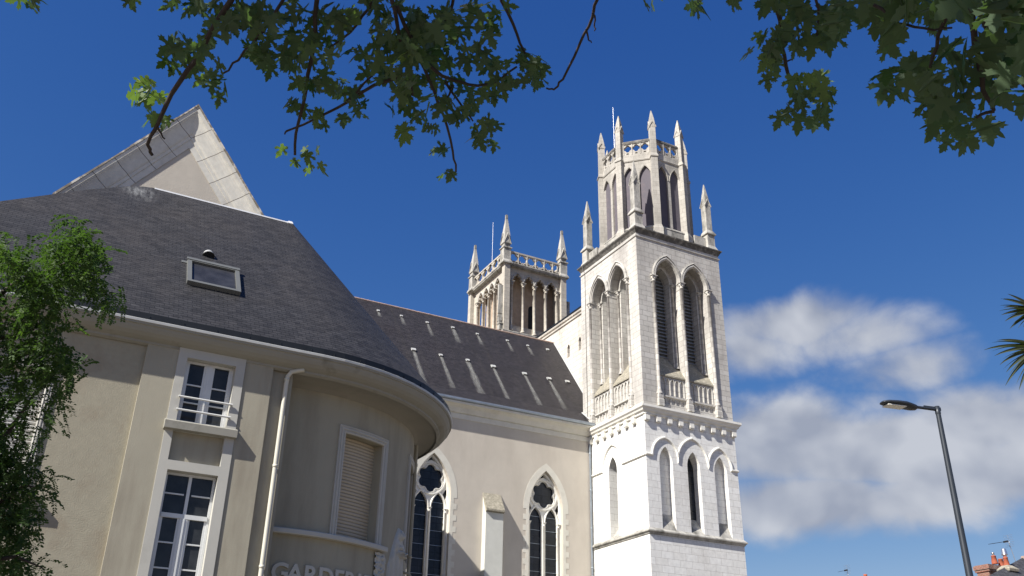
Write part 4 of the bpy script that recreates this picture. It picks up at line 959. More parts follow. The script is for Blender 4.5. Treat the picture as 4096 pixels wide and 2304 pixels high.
# ------------------------------------------------------------------ street lamp
PX_, PYY = 16.0, 12.0
sl_t = thing('street_lamp', 'dark grey street lamp with a flat head on a short side arm against the clouds', 'street lamp', (PX_, PYY, 0))
MB().tube([(PX_, PYY, 0), (PX_, PYY, 1.2), (PX_, PYY, 1.25), (PX_, PYY, 8.02)], [.10, .10, .088, .048], 14).build('pole', 'lamp_paint', sl_t)
ad = Vector((-1.0, .20, 0)).normalized(); sd_ = Vector((-ad.y, ad.x, 0)); a_ = Vector((PX_, PYY, 7.98))
mb = MB().tube([a_ - ad * .06, a_ + ad * .58], [.033, .03], 10); mb.obox(a_ + ad * .12 + Vector((0, 0, .02)), ad * .2, sd_ * .012, (0, 0, .035)); mb.lathe(PX_, PYY, [(.0, 8.05), (.05, 8.05), (.055, 7.9), (.05, 7.88)], 12); mb.build('arm', 'lamp_paint', sl_t)
rows = []
for u_, w_, zt, zb_ in ((.60, .05, .02, -.045), (.66, .075, .045, -.075), (.78, .11, .06, -.085), (.95, .155, .075, -.06), (1.2, .165, .07, -.045), (1.45, .14, .055, -.035), (1.56, .10, .035, -.025), (1.6, .05, .01, -.012)):
    c_ = a_ + ad * (u_ * .83); rows.append([c_ + sd_ * (w_ * math.cos(t)) + Vector((0, 0, (zt if math.sin(t) > 0 else -zb_) * math.sin(t))) for t in [2 * PI * k / 14 for k in range(14)]])
mb = MB().grid(rows, True, True); mb.face(rows[0]); mb.face(rows[-1]); lh = mb.build('lamp_head', 'lamp_paint', sl_t)
mb = MB(); cc = a_ + ad * 1.03 + Vector((0, 0, -.052)); mb.obox(cc, ad * .21, sd_ * .105, (0, 0, .008)); mb.build('lamp_lens', 'lamp_lens', lh)

# ------------------------------------------------------------------ houses at the far right
def hp(x, z, y=36.0): k = y / 60.0; return Vector((x * k, y, 1.6 + (z - 1.6) * k))
hs_ = thing('brick_chimney_house', 'house roof with red brick chimney and clay pots at the right edge', 'house', (55, 40, 0))
rl_, rr_, ry = hp(81.9, 17.0), hp(94.0, 21.9), 36.0
mb = MB(); mb.box(50.5, 36.4, 0, 60.0, 39.5, 9.0); mb.build('wall', 'house_render', hs_)
z_l = hp(82.4, 17.25).z; zr = hp(88.3, 19.68).z; xr = hp(88.3, 19.68).x; xl = hp(82.4, 17.25).x; slo = (zr - z_l) / (xr - xl)
xa, za = xl - 2.0, z_l - 2.0 * slo; xb, zb2 = xr + 4.0, zr + .3
mb = MB(); pl = [(xa, za), (xr, zr), (xb, zb2), (xb, za)]
def D_(px, py, Y): d_ = ray(px, py); return EYE + d_ * (Y / d_.y)
ha, hb = D_(2485.6, 1449.5, 34.5), D_(2572, 1403, 36.3); hc = ha + (ha - hb) * .55; hd = Vector((62, 36.3, hb.z)); he = Vector((62, hc.y, hc.z))
F_ = [tuple(p) for p in (hc, hb, hd, he)]; mb.face(F_); hk = hc + (hc - EYE) * .12 + Vector((1.2, 0, -.3)); mb.face([tuple(hb), tuple(hd), (62, 40, hk.z), tuple(hk)]); mb.face([tuple(hc), tuple(hb), tuple(hk)]); xr, zr = hb.x, hb.z; hr = mb.build('roof', 'slate_far', hs_)
mb = MB().tube([F_[1], F_[2]], .12, 6); mb.build('ridge_tiles', 'ridge_tile', hr)
c1, c2 = hp(83.2, 18.5, 36.6), hp(85.4, 18.5, 36.6)
mb = MB().box(c1.x - .05, 36.7, za, c2.x - .25, 37.5, hp(0, 18.2).z).box(c1.x - .11, 36.62, hp(0, 18.2).z, c2.x - .18, 37.58, hp(0, 18.42).z).box(c1.x - .16, 36.57, hp(0, 18.42).z, c2.x - .12, 37.63, hp(0, 18.78).z).box(c1.x - .1, 36.63, hp(0, 18.78).z, c2.x - .2, 37.57, hp(0, 18.86).z); ch = mb.build('chimney', 'brick_red', hs_)
pot = MB().lathe(0, 0, [(.175, -.1), (.17, .05), (.125, .32), (.14, .33), (.14, .38), (.11, .38)], 12)
p1 = hp(84.02, 18.8, 36.95); p2 = hp(84.95, 18.75, 37.1); pt = pot.build('chimney_pot', 'terracotta', ch, (p1.x, 36.95, p1.z)); inst(pt, (p2.x, 37.1, p2.z - .1))
MB().lathe(p1.x, 36.95, [(.07, p1.z + .36), (.07, p1.z + .50), (.09, p1.z + .51), (.08, p1.z + .57), (0, p1.z + .58)], 10).build('flue_cap', 'metal_bright', ch)
c3 = hp(85.75, 18.0, 35.4); zs_ = hp(0, 17.95).z
mb = MB().rings([(za - 1.0, .26), (zs_ - .12, .26), (zs_ - .1, .40), (zs_ + .02, .42), (zs_ + .04, .42), (zs_ + .25, .2)], c3.x, 35.4); ch2 = mb.build('chimney', 'lichen_slope', hs_)
pt2 = inst(pt, (c3.x, 35.4, zs_ + .25)); pt2.parent = ch2; pt2.scale = (.95, .95, 1.25)
MB().lathe(c3.x, 35.4, [(.09, zs_ + .66), (.09, zs_ + .84), (.17, zs_ + .85), (.17, zs_ + .88), (.16, zs_ + .89), (.125, zs_ + 1.18), (.09, zs_ + 1.21), (0, zs_ + 1.21)], 12).build('flue_cap', 'metal_bright', ch2)
def aerial(name, label, base, top, tipv, n, w):
    th = thing(name, label, 'antenna', base); b, t_ = Vector(base), Vector(top)
    MB().tube([b, t_], .018 * w, 6).build('mast', 'aluminium', th)
    q = MB(); tp = Vector(tipv); d_ = (tp - t_); cr = Vector((0, 1, 0)); q.tube([t_ - d_ * .06, tp], .010 * w, 5)
    for i in range(n): c_ = t_ + d_ * (.32 + .68 * i / (n - 1)); q.tube([c_ - cr * .16 * w, c_ + cr * .16 * w], .012 * w, 5)
    q.obox(t_ + d_ * .16, d_.normalized() * .06 * w, cr * .12 * w, Vector((0, 0, .05 * w))); o = q.build('boom', 'gutter_dark', th)
    q = MB(); rr = t_ - d_ * .05
    for sg in (-1, 1):
        for k in range(4): q.tube([rr + Vector((-.02 * k, -.3 * w, sg * (.06 + .09 * k) * w)), rr + Vector((-.02 * k, .3 * w, sg * (.06 + .09 * k) * w))], .006 * w, 4)
        q.tube([rr, rr + Vector((-.08, 0, sg * .36 * w))], .008 * w, 4)
    q.build('reflector', 'aluminium', th); return th
aerial('television_antenna', 'larger rooftop antenna on a mast above the brick chimneys', hp(87.2, 19.2), hp(86.75, 21.1), hp(84.0, 20.55), 8, 1.0)
fh = thing('far_house', 'far house whose clay chimney pot tip shows low beside the lamp post', 'house', (62, 60, 0))
def D_(px, py, Y): d_ = ray(px, py); return EYE + d_ * (Y / d_.y)
cz = D_(2181, 1444, 60)
mb = MB().box(cz.x - 4, 59, 0, cz.x + 3, 66, cz.z - 3.2); mb.build('wall', 'house_render', fh)
mb = MB(); e0, e1, rz_ = cz.x - 4.3, cz.x + 3.3, cz.z - 1.3
mb.face([(e0, 58.6, cz.z - 3.2), (e1, 58.6, cz.z - 3.2), (e1, 62.5, rz_), (e0, 62.5, rz_)]); mb.face([(e0, 66.4, cz.z - 3.2), (e1, 66.4, cz.z - 3.2), (e1, 62.5, rz_), (e0, 62.5, rz_)]); mb.build('roof', 'slate_far', fh)
mb = MB().box(cz.x - .5, 60.0, cz.z - 3, cz.x + .4, 60.6, cz.z - .6); fch = mb.build('chimney', 'brick_red', fh)
MB().lathe(cz.x, 60.2, [(.2, cz.z - .6), (.15, cz.z - .1), (.17, cz.z), (.05, cz.z)], 10).build('chimney_pot', 'terracotta', fch)
tm = D_(2131, 1434, 61.5); tb_ = D_(2133, 1470, 61.5); tt_ = D_(2112, 1438, 61.5)
aerial('television_antenna', 'small distant antenna just above the bottom edge of the sky', (tm.x + .1, 61.5, rz_ - .3), tm, tt_, 7, 1.2)
# ------------------------------------------------------------------ foliage helpers
HALF = [(0, 0), (.05, .02), (.16, -.10), (.22, -.05), (.30, -.10), (.27, .02), (.37, .03), (.22, .17), (.20, .21), (.34, .26), (.40, .22), (.47, .30), (.56, .30), (.50, .38), (.60, .47), (.47, .46), (.44, .52), (.34, .44), (.20, .36), (.13, .38), (.17, .52), (.26, .60), (.19, .63), (.22, .75), (.12, .75), (.09, .88), (.0, 1.0)]
LEAF = HALF + [(-x, y) for x, y in HALF[1:-1][::-1]]
LTRI = tessellate_polygon([[Vector((x, y, 0)) for x, y in LEAF]])
def add_leaf(mb, p, tip, nrm, size, tint, rl):
    y = tip.normalized(); x = y.cross(nrm)
    if x.length < 1e-3: return
    x.normalize(); n = x.cross(y); c1, c2 = rl.uniform(-.35, .15), rl.uniform(-.5, .2); wx = rl.uniform(.88, 1.12)
    i = len(mb.v)
    mb.v.extend([tuple(p + (x * (a * wx) + y * b + n * (c1 * a * a + c2 * b * b * .5)) * size) for a, b in LEAF])
    for t in LTRI: mb._add(tuple(i + k for k in t), None, False, tint)
def sstep(a): return max(0, min(1, a))

# ------------------------------------------------------------------ maple overhead
mp = thing('maple_tree', 'maple tree whose dark lobed leaves and thin twigs hang across the top of the view', 'tree', (-3.4, -2.6, 0))
rl = random.Random(11)
trunk = MB().tube([(-3.4, -2.6, 0), (-3.35, -2.55, 1.0), (-3.2, -2.4, 3.0), (-3.0, -2.1, 5.0), (-2.7, -1.7, 6.6)], [.34, .25, .22, .20, .17], 14).build('trunk', 'bark_grey', mp)
limb = MB()
L1 = [(-2.7, -1.7, 6.6), (-1.6, .2, 7.7), (-.2, 2.2, 8.0), (1.6, 3.4, 7.6), (3.0, 3.9, 7.0)]; L2 = [(-2.7, -1.7, 6.6), (-.6, -.9, 7.6), (1.6, .2, 7.4), (3.4, 1.2, 6.6), (4.6, 1.6, 6.0)]
limb.tube(L1, [.16, .12, .09, .06, .035], 10); limb.tube(L2, [.15, .11, .085, .06, .03], 10); limb.tube([(-2.7, -1.7, 6.6), (-3.2, -.6, 8.4), (-3.0, .8, 9.8)], [.14, .09, .04], 8)
limb.build('limb', 'bark', mp)
twigs = [  # points of the 2576-wide view, with distance from the eye, leaves built around them in depth
    ([(640, -120), (580, 0), (500, 140), (430, 240), (395, 310), (372, 362), (383, 390)], 5.0, 5.3, 15), ([(395, 318), (404, 335), (415, 350)], 5.2, 5.2, 6),
    ([(810, -110), (795, 0), (790, 120), (770, 220), (748, 310), (742, 390)], 5.1, 5.4, 13), ([(975, -120), (985, 0), (1005, 80), (1030, 190), (1038, 240)], 4.9, 5.2, 12),
    ([(1000, 20), (1055, 140), (1090, 230), (1115, 290), (1140, 380), (1147, 432)], 5.0, 5.6, 10), ([(1060, 150), (1110, 190), (1180, 215), (1240, 210), (1300, 168)], 5.1, 5.3, 10),
    ([(1230, -110), (1265, 0), (1300, 90), (1325, 145)], 5.3, 5.4, 10), ([(1515, -90), (1500, 0), (1490, 40), (1460, 110), (1415, 200), (1395, 226), (1375, 222)], 5.2, 5.6, 9), ([(1493, 30), (1496, 60), (1495, 78)], 5.25, 5.25, 5), ([(1474, 75), (1480, 97), (1488, 108)], 5.3, 5.3, 5),
    ([(1030, 180), (940, 215), (850, 272), (720, 330)], 5.2, 5.5, 10), ([(722, 328), (716, 338)], 5.5, 5.5, 5), ([(1118, 205), (1150, 250), (1190, 305)], 5.3, 5.4, 7), ([(1140, 215), (1105, 280)], 5.3, 5.3, 6), ([(740, -60), (690, 40), (650, 90), (600, 150), (560, 185)], 5.2, 5.4, 9), ([(875, 255), (915, 215), (945, 180)], 5.3, 5.3, 7),
    ([(950, -80), (930, 20), (880, 80), (830, 120)], 5.1, 5.4, 9), ([(1150, -60), (1130, 40), (1090, 90)], 5.2, 5.3, 9),
    ([(1945, -120), (1955, 0), (1965, 80), (1975, 170), (2000, 230), (2020, 262)], 4.7, 5.0, 13), ([(1968, 98), (1995, 90), (2010, 85)], 4.8, 4.8, 6), ([(1970, 155), (1995, 150)], 4.9, 4.9, 5),
    ([(2440, -140), (2400, 0), (2360, 90), (2340, 170)], 3.4, 3.6, 14), ([(2430, -100), (2445, 50), (2462, 150), (2475, 230), (2500, 278)], 3.3, 3.5, 17), ([(2400, -80), (2490, 90), (2540, 170), (2600, 240)], 3.3, 3.4, 13), ([(2200, 10), (2260, 60), (2320, 74), (2395, 70)], 3.6, 3.5, 8), ([(2500, 280), (2450, 300), (2420, 305)], 3.5, 3.6, 8), ([(2020, -100), (2060, 20), (2055, 90)], 4.4, 4.5, 8), ([(2210, -120), (2190, 0), (2180, 60)], 4.0, 4.2, 8)]
tw = MB(); tpts = []
for pts, d0, d1, w in twigs:
    P = [at(x, y, d0 + (d1 - d0) * i / (len(pts) - 1)) for i, (x, y) in enumerate(pts)]
    Q = []
    for a, b in zip(P, P[1:]):
        for k in range(3): Q.append(a.lerp(b, k / 3) + Vector([rl.uniform(-.006, .006) for _ in range(3)]))
    Q.append(P[-1]); n = len(Q); tw.tube(Q, [w * .00095 * d0 / 5 * (1.15 - .6 * i / n) for i in range(n)], 7); tpts += Q
for pts, d0 in (((640, -120), 5.0), ((810, -110), 5.1), ((975, -120), 4.9), ((1230, -110), 5.3), ((1515, -90), 5.2)):
    tw.tube([at(*pts, d0), Vector(L1[2]).lerp(Vector(L1[4]), sstep((pts[0] - 500) / 1000))], [.016, .03], 7)
for pts, d0 in (((1945, -120), 4.7), ((2440, -140), 3.4), ((2430, -100), 3.3), ((2020, -100), 4.4), ((2210, -120), 4.0)):
    tw.tube([at(*pts, d0), Vector(L2[2]).lerp(Vector(L2[4]), sstep((pts[0] - 1900) / 500))], [.016, .03], 7)
tw.build('twigs', 'bark', mp)
crown = MB()
# leaf clusters: x, y, spread x, spread y (2576-wide view), count, distance, leaf size
CL = [(85, 6, 40, 12, 5, 5.2, .10), (325, -6, 16, 8, 3, 5.2, .09), (455, 8, 22, 18, 4, 5.2, .10), (545, 20, 50, 30, 14, 5.2, .115), (610, 50, 55, 40, 16, 5.3, .115), (555, 80, 40, 30, 8, 5.2, .115), (440, 112, 28, 18, 6, 5.2, .115), (500, 120, 40, 22, 8, 5.2, .11), (470, 165, 40, 25, 8, 5.3, .11), (530, 185, 40, 25, 9, 5.3, .11), (550, 220, 28, 18, 6, 5.3, .11), (372, 205, 22, 12, 7, 5.5, .08), (352, 240, 18, 20, 5, 5.5, .10), (395, 245, 22, 18, 5, 5.5, .085), (388, 290, 22, 12, 3, 5.4, .11), (418, 292, 12, 10, 2, 5.4, .08),
      (650, 115, 45, 35, 14, 5.3, .12), (700, 155, 45, 30, 12, 5.4, .12), (680, 40, 45, 40, 12, 5.3, .115), (740, 40, 55, 40, 18, 5.4, .12), (830, 50, 50, 45, 18, 5.4, .115), (870, 40, 30, 30, 8, 5.3, .11), (745, 120, 40, 40, 12, 5.4, .115), (800, 130, 45, 45, 14, 5.3, .115), (770, 200, 35, 30, 10, 5.4, .10), (820, 215, 35, 28, 9, 5.4, .10), (760, 265, 30, 25, 7, 5.4, .10), (805, 280, 35, 18, 6, 5.4, .105), (850, 300, 30, 18, 6, 5.5, .105), (900, 275, 30, 20, 7, 5.4, .10), (880, 215, 40, 30, 10, 5.4, .105), (930, 292, 8, 8, 1, 5.5, .07),
      (960, 30, 55, 40, 20, 5.2, .12), (1040, 40, 55, 45, 24, 5.2, .12), (1120, 50, 55, 45, 22, 5.3, .12), (1200, 45, 50, 45, 16, 5.3, .115), (1260, 40, 25, 35, 6, 5.4, .11), (980, 110, 50, 40, 18, 5.2, .12), (1060, 120, 50, 40, 20, 5.1, .125), (1130, 130, 50, 40, 18, 5.2, .12), (1210, 125, 40, 30, 10, 5.3, .11), (930, 165, 45, 35, 14, 5.3, .115), (1000, 185, 45, 35, 16, 5.2, .12), (1070, 195, 40, 30, 10, 5.2, .12), (1130, 195, 30, 20, 6, 5.4, .11), (1245, 165, 35, 22, 8, 5.3, .11), (1310, 150, 35, 25, 9, 5.4, .11), (1350, 165, 28, 28, 8, 5.4, .11), (1300, 200, 45, 18, 9, 5.4, .105), (1345, 205, 22, 16, 4, 5.4, .105), (1255, 215, 35, 15, 6, 5.4, .105), (1180, 240, 35, 22, 8, 5.4, .105), (1235, 235, 28, 14, 4, 5.4, .10),
      (1015, 240, 40, 25, 9, 5.3, .11), (1060, 262, 45, 20, 9, 5.3, .11), (1010, 318, 14, 10, 2, 5.4, .12), (985, 280, 14, 8, 2, 5.4, .10), (1070, 290, 25, 12, 4, 5.4, .10), (1120, 255, 20, 18, 4, 5.4, .10), (1190, 290, 32, 22, 8, 5.4, .105), (1225, 320, 30, 22, 8, 5.4, .105), (1195, 345, 25, 18, 5, 5.4, .11), (1235, 358, 14, 10, 2, 5.5, .09), (1110, 380, 22, 14, 4, 5.5, .085), (1140, 440, 22, 18, 5, 5.6, .075), (1085, 320, 25, 14, 3, 5.4, .09), (755, 385, 26, 18, 5, 5.5, .085), (785, 415, 20, 16, 4, 5.5, .085), (745, 410, 18, 12, 2, 5.5, .09),
      (1640, 2, 22, 8, 3, 5.2, .10), (1760, 14, 24, 16, 5, 5.0, .11), (1830, 4, 18, 8, 2, 5.0, .10), (1930, 15, 35, 22, 8, 4.6, .105), (2000, 20, 40, 28, 12, 4.6, .11), (2070, 25, 45, 32, 14, 4.4, .115), (2125, 40, 35, 40, 12, 4.3, .115), (2010, 70, 35, 22, 8, 4.6, .10), (2070, 80, 35, 20, 8, 4.5, .105), (2110, 80, 25, 18, 5, 4.5, .10), (1945, 95, 25, 16, 5, 4.7, .10), (1935, 130, 25, 15, 5, 4.7, .10), (1985, 115, 25, 20, 5, 4.7, .105), (1990, 55, 22, 16, 5, 4.6, .10), (1930, 160, 20, 12, 3, 4.8, .095), (1920, 190, 14, 10, 2, 4.8, .10), (1895, 130, 10, 12, 1, 4.8, .09),
      (2010, 195, 30, 12, 4, 4.9, .10), (2050, 205, 30, 22, 8, 5.0, .11), (2030, 240, 32, 22, 9, 5.0, .105), (2075, 245, 22, 22, 6, 5.0, .11), (1985, 270, 22, 16, 4, 5.0, .10), (2040, 285, 32, 18, 6, 5.0, .11), (2075, 285, 18, 16, 3, 5.0, .105), (2030, 320, 12, 8, 1, 5.0, .09),
      (2200, 35, 40, 35, 12, 4.0, .115), (2260, 30, 45, 35, 13, 3.8, .12), (2330, 25, 45, 30, 13, 3.7, .12), (2230, 85, 40, 25, 8, 4.0, .11), (2400, 25, 45, 35, 14, 3.4, .12), (2470, 30, 45, 40, 16, 3.3, .125), (2540, 40, 40, 50, 18, 3.2, .13), (2350, 70, 22, 30, 4, 3.6, .12), (2235, 115, 14, 16, 2, 3.9, .12), (2230, 140, 20, 16, 2, 3.8, .12), (2300, 160, 28, 28, 4, 3.6, .13), (2300, 195, 30, 22, 5, 3.6, .125), (2345, 140, 22, 30, 3, 3.5, .12), (2395, 180, 30, 28, 5, 3.5, .13), (2235, 215, 18, 22, 4, 3.7, .115), (2270, 250, 25, 16, 4, 3.7, .115), (2330, 225, 32, 25, 7, 3.5, .125), (2390, 230, 35, 28, 9, 3.5, .125), (2440, 210, 32, 30, 7, 3.4, .12), (2500, 130, 35, 40, 9, 3.3, .125), (2555, 120, 30, 45, 10, 3.2, .13), (2540, 200, 30, 35, 6, 3.3, .12), (2565, 260, 22, 25, 4, 3.3, .12), (2480, 240, 30, 30, 5, 3.4, .115), (2515, 235, 22, 25, 4, 3.4, .11), (2330, 280, 25, 20, 4, 3.6, .12), (2380, 285, 32, 25, 7, 3.5, .125), (2430, 270, 25, 20, 4, 3.5, .115), (2350, 335, 25, 22, 4, 3.6, .115), (2400, 335, 28, 25, 5, 3.6, .12), (2455, 345, 22, 18, 4, 3.6, .115), (2445, 375, 25, 14, 3, 3.6, .115), (2375, 375, 12, 12, 1, 3.6, .10)]
up = Vector((0, 0, 1)); shade = []
HOT = {(372, 205), (352, 240), (395, 245), (2010, 195), (2050, 205), (2030, 320), (1010, 318), (755, 385), (785, 415)}  # backlit clusters: sun through the leaf is put into a brighter tint
for x, y, sx, sy, n, d, size in CL:
    hot = (x, y) in HOT
    if x > 2180: n = max(1, int(n * .62)); y -= 6
    elif n > 5: n = int(n * .76)
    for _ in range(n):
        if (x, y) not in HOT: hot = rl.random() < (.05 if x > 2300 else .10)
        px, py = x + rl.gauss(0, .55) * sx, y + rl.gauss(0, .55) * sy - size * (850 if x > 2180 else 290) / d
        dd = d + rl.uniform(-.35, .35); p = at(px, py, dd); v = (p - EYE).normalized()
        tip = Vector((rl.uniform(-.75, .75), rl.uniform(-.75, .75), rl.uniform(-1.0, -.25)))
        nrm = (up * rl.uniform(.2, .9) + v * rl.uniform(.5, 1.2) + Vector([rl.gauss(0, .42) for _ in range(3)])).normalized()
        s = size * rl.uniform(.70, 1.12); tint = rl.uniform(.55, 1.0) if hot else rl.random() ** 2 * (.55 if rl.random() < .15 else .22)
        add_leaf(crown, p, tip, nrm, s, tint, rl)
        if not hot: shade.append((p, d))
# unseen leaves added towards the sun to shade the visible ones, then limb leaves
for p, d in shade:
    for k in range(3):
        q = p + SUN * rl.uniform(.5, 3.0) + Vector([rl.gauss(0, .16) for _ in range(3)])
        if inframe(q, 260): continue
        add_leaf(crown, q, Vector((rl.uniform(-1, 1), rl.uniform(-1, 1), rl.uniform(-.8, 0))), (up + Vector([rl.gauss(0, .4) for _ in range(3)])), .14, rl.random() * .5, rl)
for _ in range(900):
    t = rl.random(); Lx = L1 if rl.random() < .5 else L2; i = min(3, int(t * 4)); c = Vector(Lx[i]).lerp(Vector(Lx[i + 1]), t * 4 - i) + Vector((rl.gauss(0, .9), rl.gauss(0, .9), rl.gauss(.3, .8)))
    if inframe(c, 300) or (c - EYE).length < 2.2: continue
    add_leaf(crown, c, Vector((rl.uniform(-1, 1), rl.uniform(-1, 1), rl.uniform(-.8, 0))), (up + Vector([rl.gauss(0, .4) for _ in range(3)])), .13, rl.random() * .5, rl)
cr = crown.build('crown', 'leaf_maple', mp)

# ------------------------------------------------------------------ locust tree at the left edge
lt = thing('locust_tree', 'feathery green locust tree leaning in from the left in front of the rendered wall', 'tree', (-5.0, 12.0, 0))
MB().tube([(-5.0, 12, 0), (-5.0, 12.0, 2.5), (-4.9, 12.0, 5.0), (-4.5, 12.0, 7.2), (-4.2, 12.0, 8.6)], [.24, .19, .15, .10, .05], 12).build('trunk', 'bark_grey', lt)
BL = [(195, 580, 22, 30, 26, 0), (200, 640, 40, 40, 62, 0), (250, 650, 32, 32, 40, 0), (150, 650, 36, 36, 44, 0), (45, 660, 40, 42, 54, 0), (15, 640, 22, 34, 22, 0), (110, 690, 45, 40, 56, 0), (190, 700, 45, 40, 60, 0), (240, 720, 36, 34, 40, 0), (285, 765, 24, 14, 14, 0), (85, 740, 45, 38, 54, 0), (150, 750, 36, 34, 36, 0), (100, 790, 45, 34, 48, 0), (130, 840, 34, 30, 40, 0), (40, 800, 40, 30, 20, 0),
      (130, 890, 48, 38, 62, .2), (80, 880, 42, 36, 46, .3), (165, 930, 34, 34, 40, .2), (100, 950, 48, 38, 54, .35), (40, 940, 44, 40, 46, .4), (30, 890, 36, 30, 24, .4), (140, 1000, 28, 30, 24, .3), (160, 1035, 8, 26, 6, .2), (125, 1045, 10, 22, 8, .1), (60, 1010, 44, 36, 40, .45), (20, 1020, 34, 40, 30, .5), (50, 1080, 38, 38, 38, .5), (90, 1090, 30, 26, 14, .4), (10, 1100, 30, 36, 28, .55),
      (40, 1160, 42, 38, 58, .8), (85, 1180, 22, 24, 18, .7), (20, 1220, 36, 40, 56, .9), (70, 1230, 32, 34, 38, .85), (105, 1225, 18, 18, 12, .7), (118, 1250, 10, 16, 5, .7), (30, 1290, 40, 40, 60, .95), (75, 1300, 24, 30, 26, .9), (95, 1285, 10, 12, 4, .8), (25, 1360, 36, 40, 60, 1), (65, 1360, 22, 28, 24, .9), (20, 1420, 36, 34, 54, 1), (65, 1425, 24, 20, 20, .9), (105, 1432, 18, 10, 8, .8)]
lc = MB(); lb = MB(); rl = random.Random(5)
def spray(mb, p, d, L, tint):
    d = d.normalized(); n = max(4, int(L / .024)); side = d.cross(Vector((rl.uniform(-.4, .4), rl.uniform(-.4, .4), 1)));
    if side.length < .05: side = Vector((1, 0, 0))
    side.normalize(); nr = side.cross(d); q = Vector(p); prev = Vector(p)
    for i in range(n):
        d = (d + Vector((0, 0, -.085))).normalized(); q = q + d * (L / n)
        for sg in (-1, 1):
            l_ = rl.uniform(.034, .052); ax = (side * sg + d * .45 + nr * rl.uniform(-.5, .5) + Vector((0, 0, -.25))).normalized(); wv = ax.cross(nr + Vector([rl.gauss(0, .5) for _ in range(3)])).normalized() * l_ * .27
            mb.face([q, q + ax * l_ * .4 + wv, q + ax * l_ * .85 + wv * .7, q + ax * l_, q + ax * l_ * .85 - wv * .7, q + ax * l_ * .4 - wv], None, False, tint * rl.uniform(.6, 1.2))
    return q
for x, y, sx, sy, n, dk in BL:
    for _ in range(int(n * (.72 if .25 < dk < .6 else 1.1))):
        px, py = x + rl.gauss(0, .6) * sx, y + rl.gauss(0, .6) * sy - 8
        p = at(px, py, rl.uniform(11.2, 12.6) + dk * .8); spray(lc, p, Vector((rl.uniform(-.95, .6), rl.uniform(-1, .8), rl.uniform(-.9, .5))), rl.uniform(.14, .33), (.15 + .85 * rl.random() ** 1.5) * (1 - .8 * dk))  # dk puts the shade of the lower tree into the leaf tint
        if dk > .25:
            for _k in range(2):  # unseen blocker sprays added sunward to keep this foliage in shade
                c = p + SUN * rl.uniform(.35, 1.6)
                if not inframe(c, -10): spray(lc, c, Vector((rl.uniform(-1, 1), rl.uniform(-1, 1), rl.uniform(-.9, .3))), .26, .1)
for pts in ([(-120, 800), (0, 742), (45, 705), (95, 690), (170, 660), (230, 640)], [(40, 710), (80, 720), (120, 712)], [(-100, 900), (0, 850), (60, 845), (120, 800), (190, 720)], [(-100, 950), (10, 915), (70, 890), (130, 870)], [(-100, 1120), (20, 1090), (80, 1000), (140, 940)], [(-80, 1300), (10, 1260), (60, 1220), (110, 1230)], [(-80, 1420), (40, 1400), (110, 1430)], [(180, 650), (195, 600), (200, 560)]):
    lb.tube([at(a, b, 12.15) for a, b in pts], [.035 * (1 - .85 * i / (len(pts) - 1)) for i in range(len(pts))], 7)
for k, e in ((3.2, (-100, 1420)), (4.5, (-100, 1120)), (5.6, (-100, 900)), (6.0, (-120, 800))): lb.tube([(-4.95, 12, k), at(*e, 11.9)], [.06, .035], 8)
for _ in range(1500):                                      # unseen side of the crown, added to shade the lower foliage
    c = Vector((-6.1 + rl.gauss(0, 1.0), 10.9 + rl.gauss(0, .9), 5.9 + rl.gauss(0, 1.3)))
    if inframe(c, 0) or c.z < 2: continue
    spray(lc, c, Vector((rl.uniform(-1, 1), rl.uniform(-1, 1), rl.uniform(-.9, .3))), .24, rl.random() * .6)
lc.build('crown', 'leaf_locust', lt); lb.build('branches', 'bark', lt)

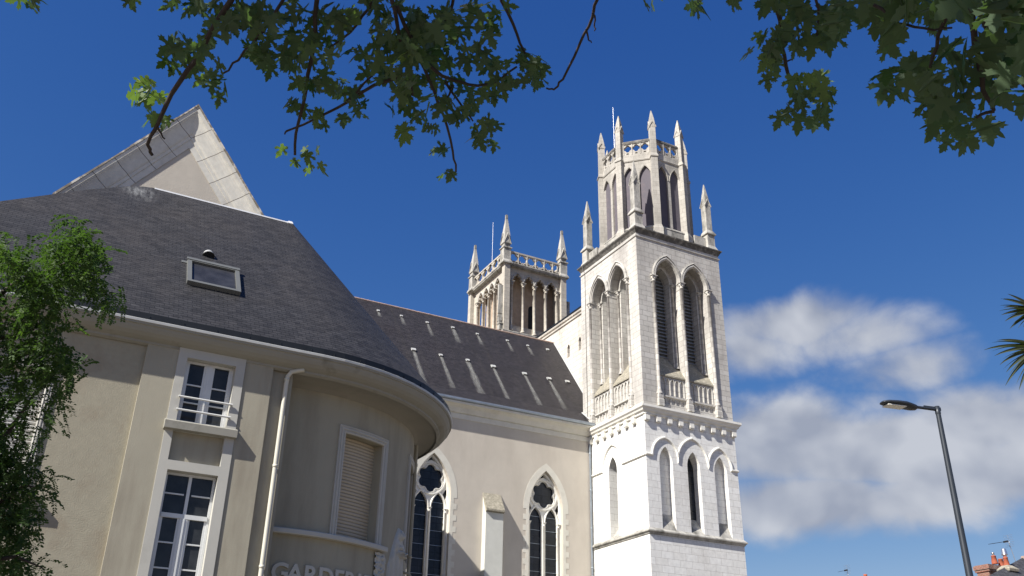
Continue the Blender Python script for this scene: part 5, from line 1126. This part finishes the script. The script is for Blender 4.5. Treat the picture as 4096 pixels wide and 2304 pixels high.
# ------------------------------------------------------------------ fan palm at the right edge
hub = at(2700, 880, 9.0)
pm = thing('fan_palm', 'fan palm with stiff pointed fronds reaching in at the right edge', 'palm', (hub.x, hub.y, 0))
MB().tube([(hub.x, hub.y, 0), (hub.x, hub.y, hub.z * .5), (hub.x, hub.y, hub.z - .5), (hub.x, hub.y, hub.z - .1)], [.13, .10, .12, .07], 12).build('trunk', 'bark_grey', pm)
rl = random.Random(9)
def frond(c, a_from, a_to, n, length, droop, az=None):
    q = MB(); q.tube([hub, hub.lerp(c, .55) + Vector((0, 0, .06)), c], [.014, .011, .009], 6)
    rx, uy = RGT, UPV
    base = Vector((rx.x, rx.y, 0)).normalized() if az is None else Vector((math.cos(az), math.sin(az), 0)); nv_ = Vector((-base.y, base.x, 0))
    for i in range(n):
        t = math.radians(a_from + (a_to - a_from) * i / (n - 1) + rl.uniform(-1.5, 1.5)); L = length * rl.uniform(.85, 1.08) * (1 - .18 * abs(2 * i / (n - 1) - 1))
        d = (base * math.cos(t) + up * math.sin(t) + nv_ * rl.uniform(-.25, .05)); side = (nv_ * .8 + up * .5 * math.cos(t) - base * .5 * math.sin(t)).normalized(); wp = up.cross(d).normalized() if i % 2 else d.cross(nv_).normalized()
        pts = []; k = 7; p = Vector(c)
        for j in range(k + 1): pts.append(p); d = (d + Vector((0, 0, -droop * (j / k)))).normalized(); p = p + d * L / k
        w = [.004, .014, .017, .016, .013, .010, .006, .001]; wp2 = wp.cross(d).normalized()
        rows = [[pts[j] - wp * w[j], pts[j] + wp2 * w[j] * .5, pts[j] + wp * w[j]] for j in range(k + 1)]
        i0 = len(q.v)
        for r_ in rows: q.v.extend([tuple(p_) for p_ in r_])
        tn = rl.random() * .8
        for j in range(k):
            for b in range(2): q._add((i0 + j * 3 + b, i0 + j * 3 + b + 1, i0 + j * 3 + 3 + b + 1, i0 + j * 3 + 3 + b), None, False, tn)
    return q.build('frond', 'leaf_palm', pm)
frond(at(2608, 778, 8.9), 150, 235, 15, .36, .10)
frond(at(2618, 872, 8.8), 165, 262, 19, .50, .13)
for k in range(22):                                         # the rest of the crown, outside the view
    az, el = k * 2.4, math.radians((-35, 5, 40, 68)[k % 4]); dv = Vector((math.cos(az) * math.cos(el), math.sin(az) * math.cos(el), math.sin(el)))
    c = hub + dv * .55
    if any(inframe(c + dv * r_ + Vector((0, 0, q_)), 30) for r_ in (0, .3, .55) for q_ in (-.35, 0, .35)): continue
    frond(c, math.degrees(el) - 75, math.degrees(el) + 75, 18, .5, .12, az)
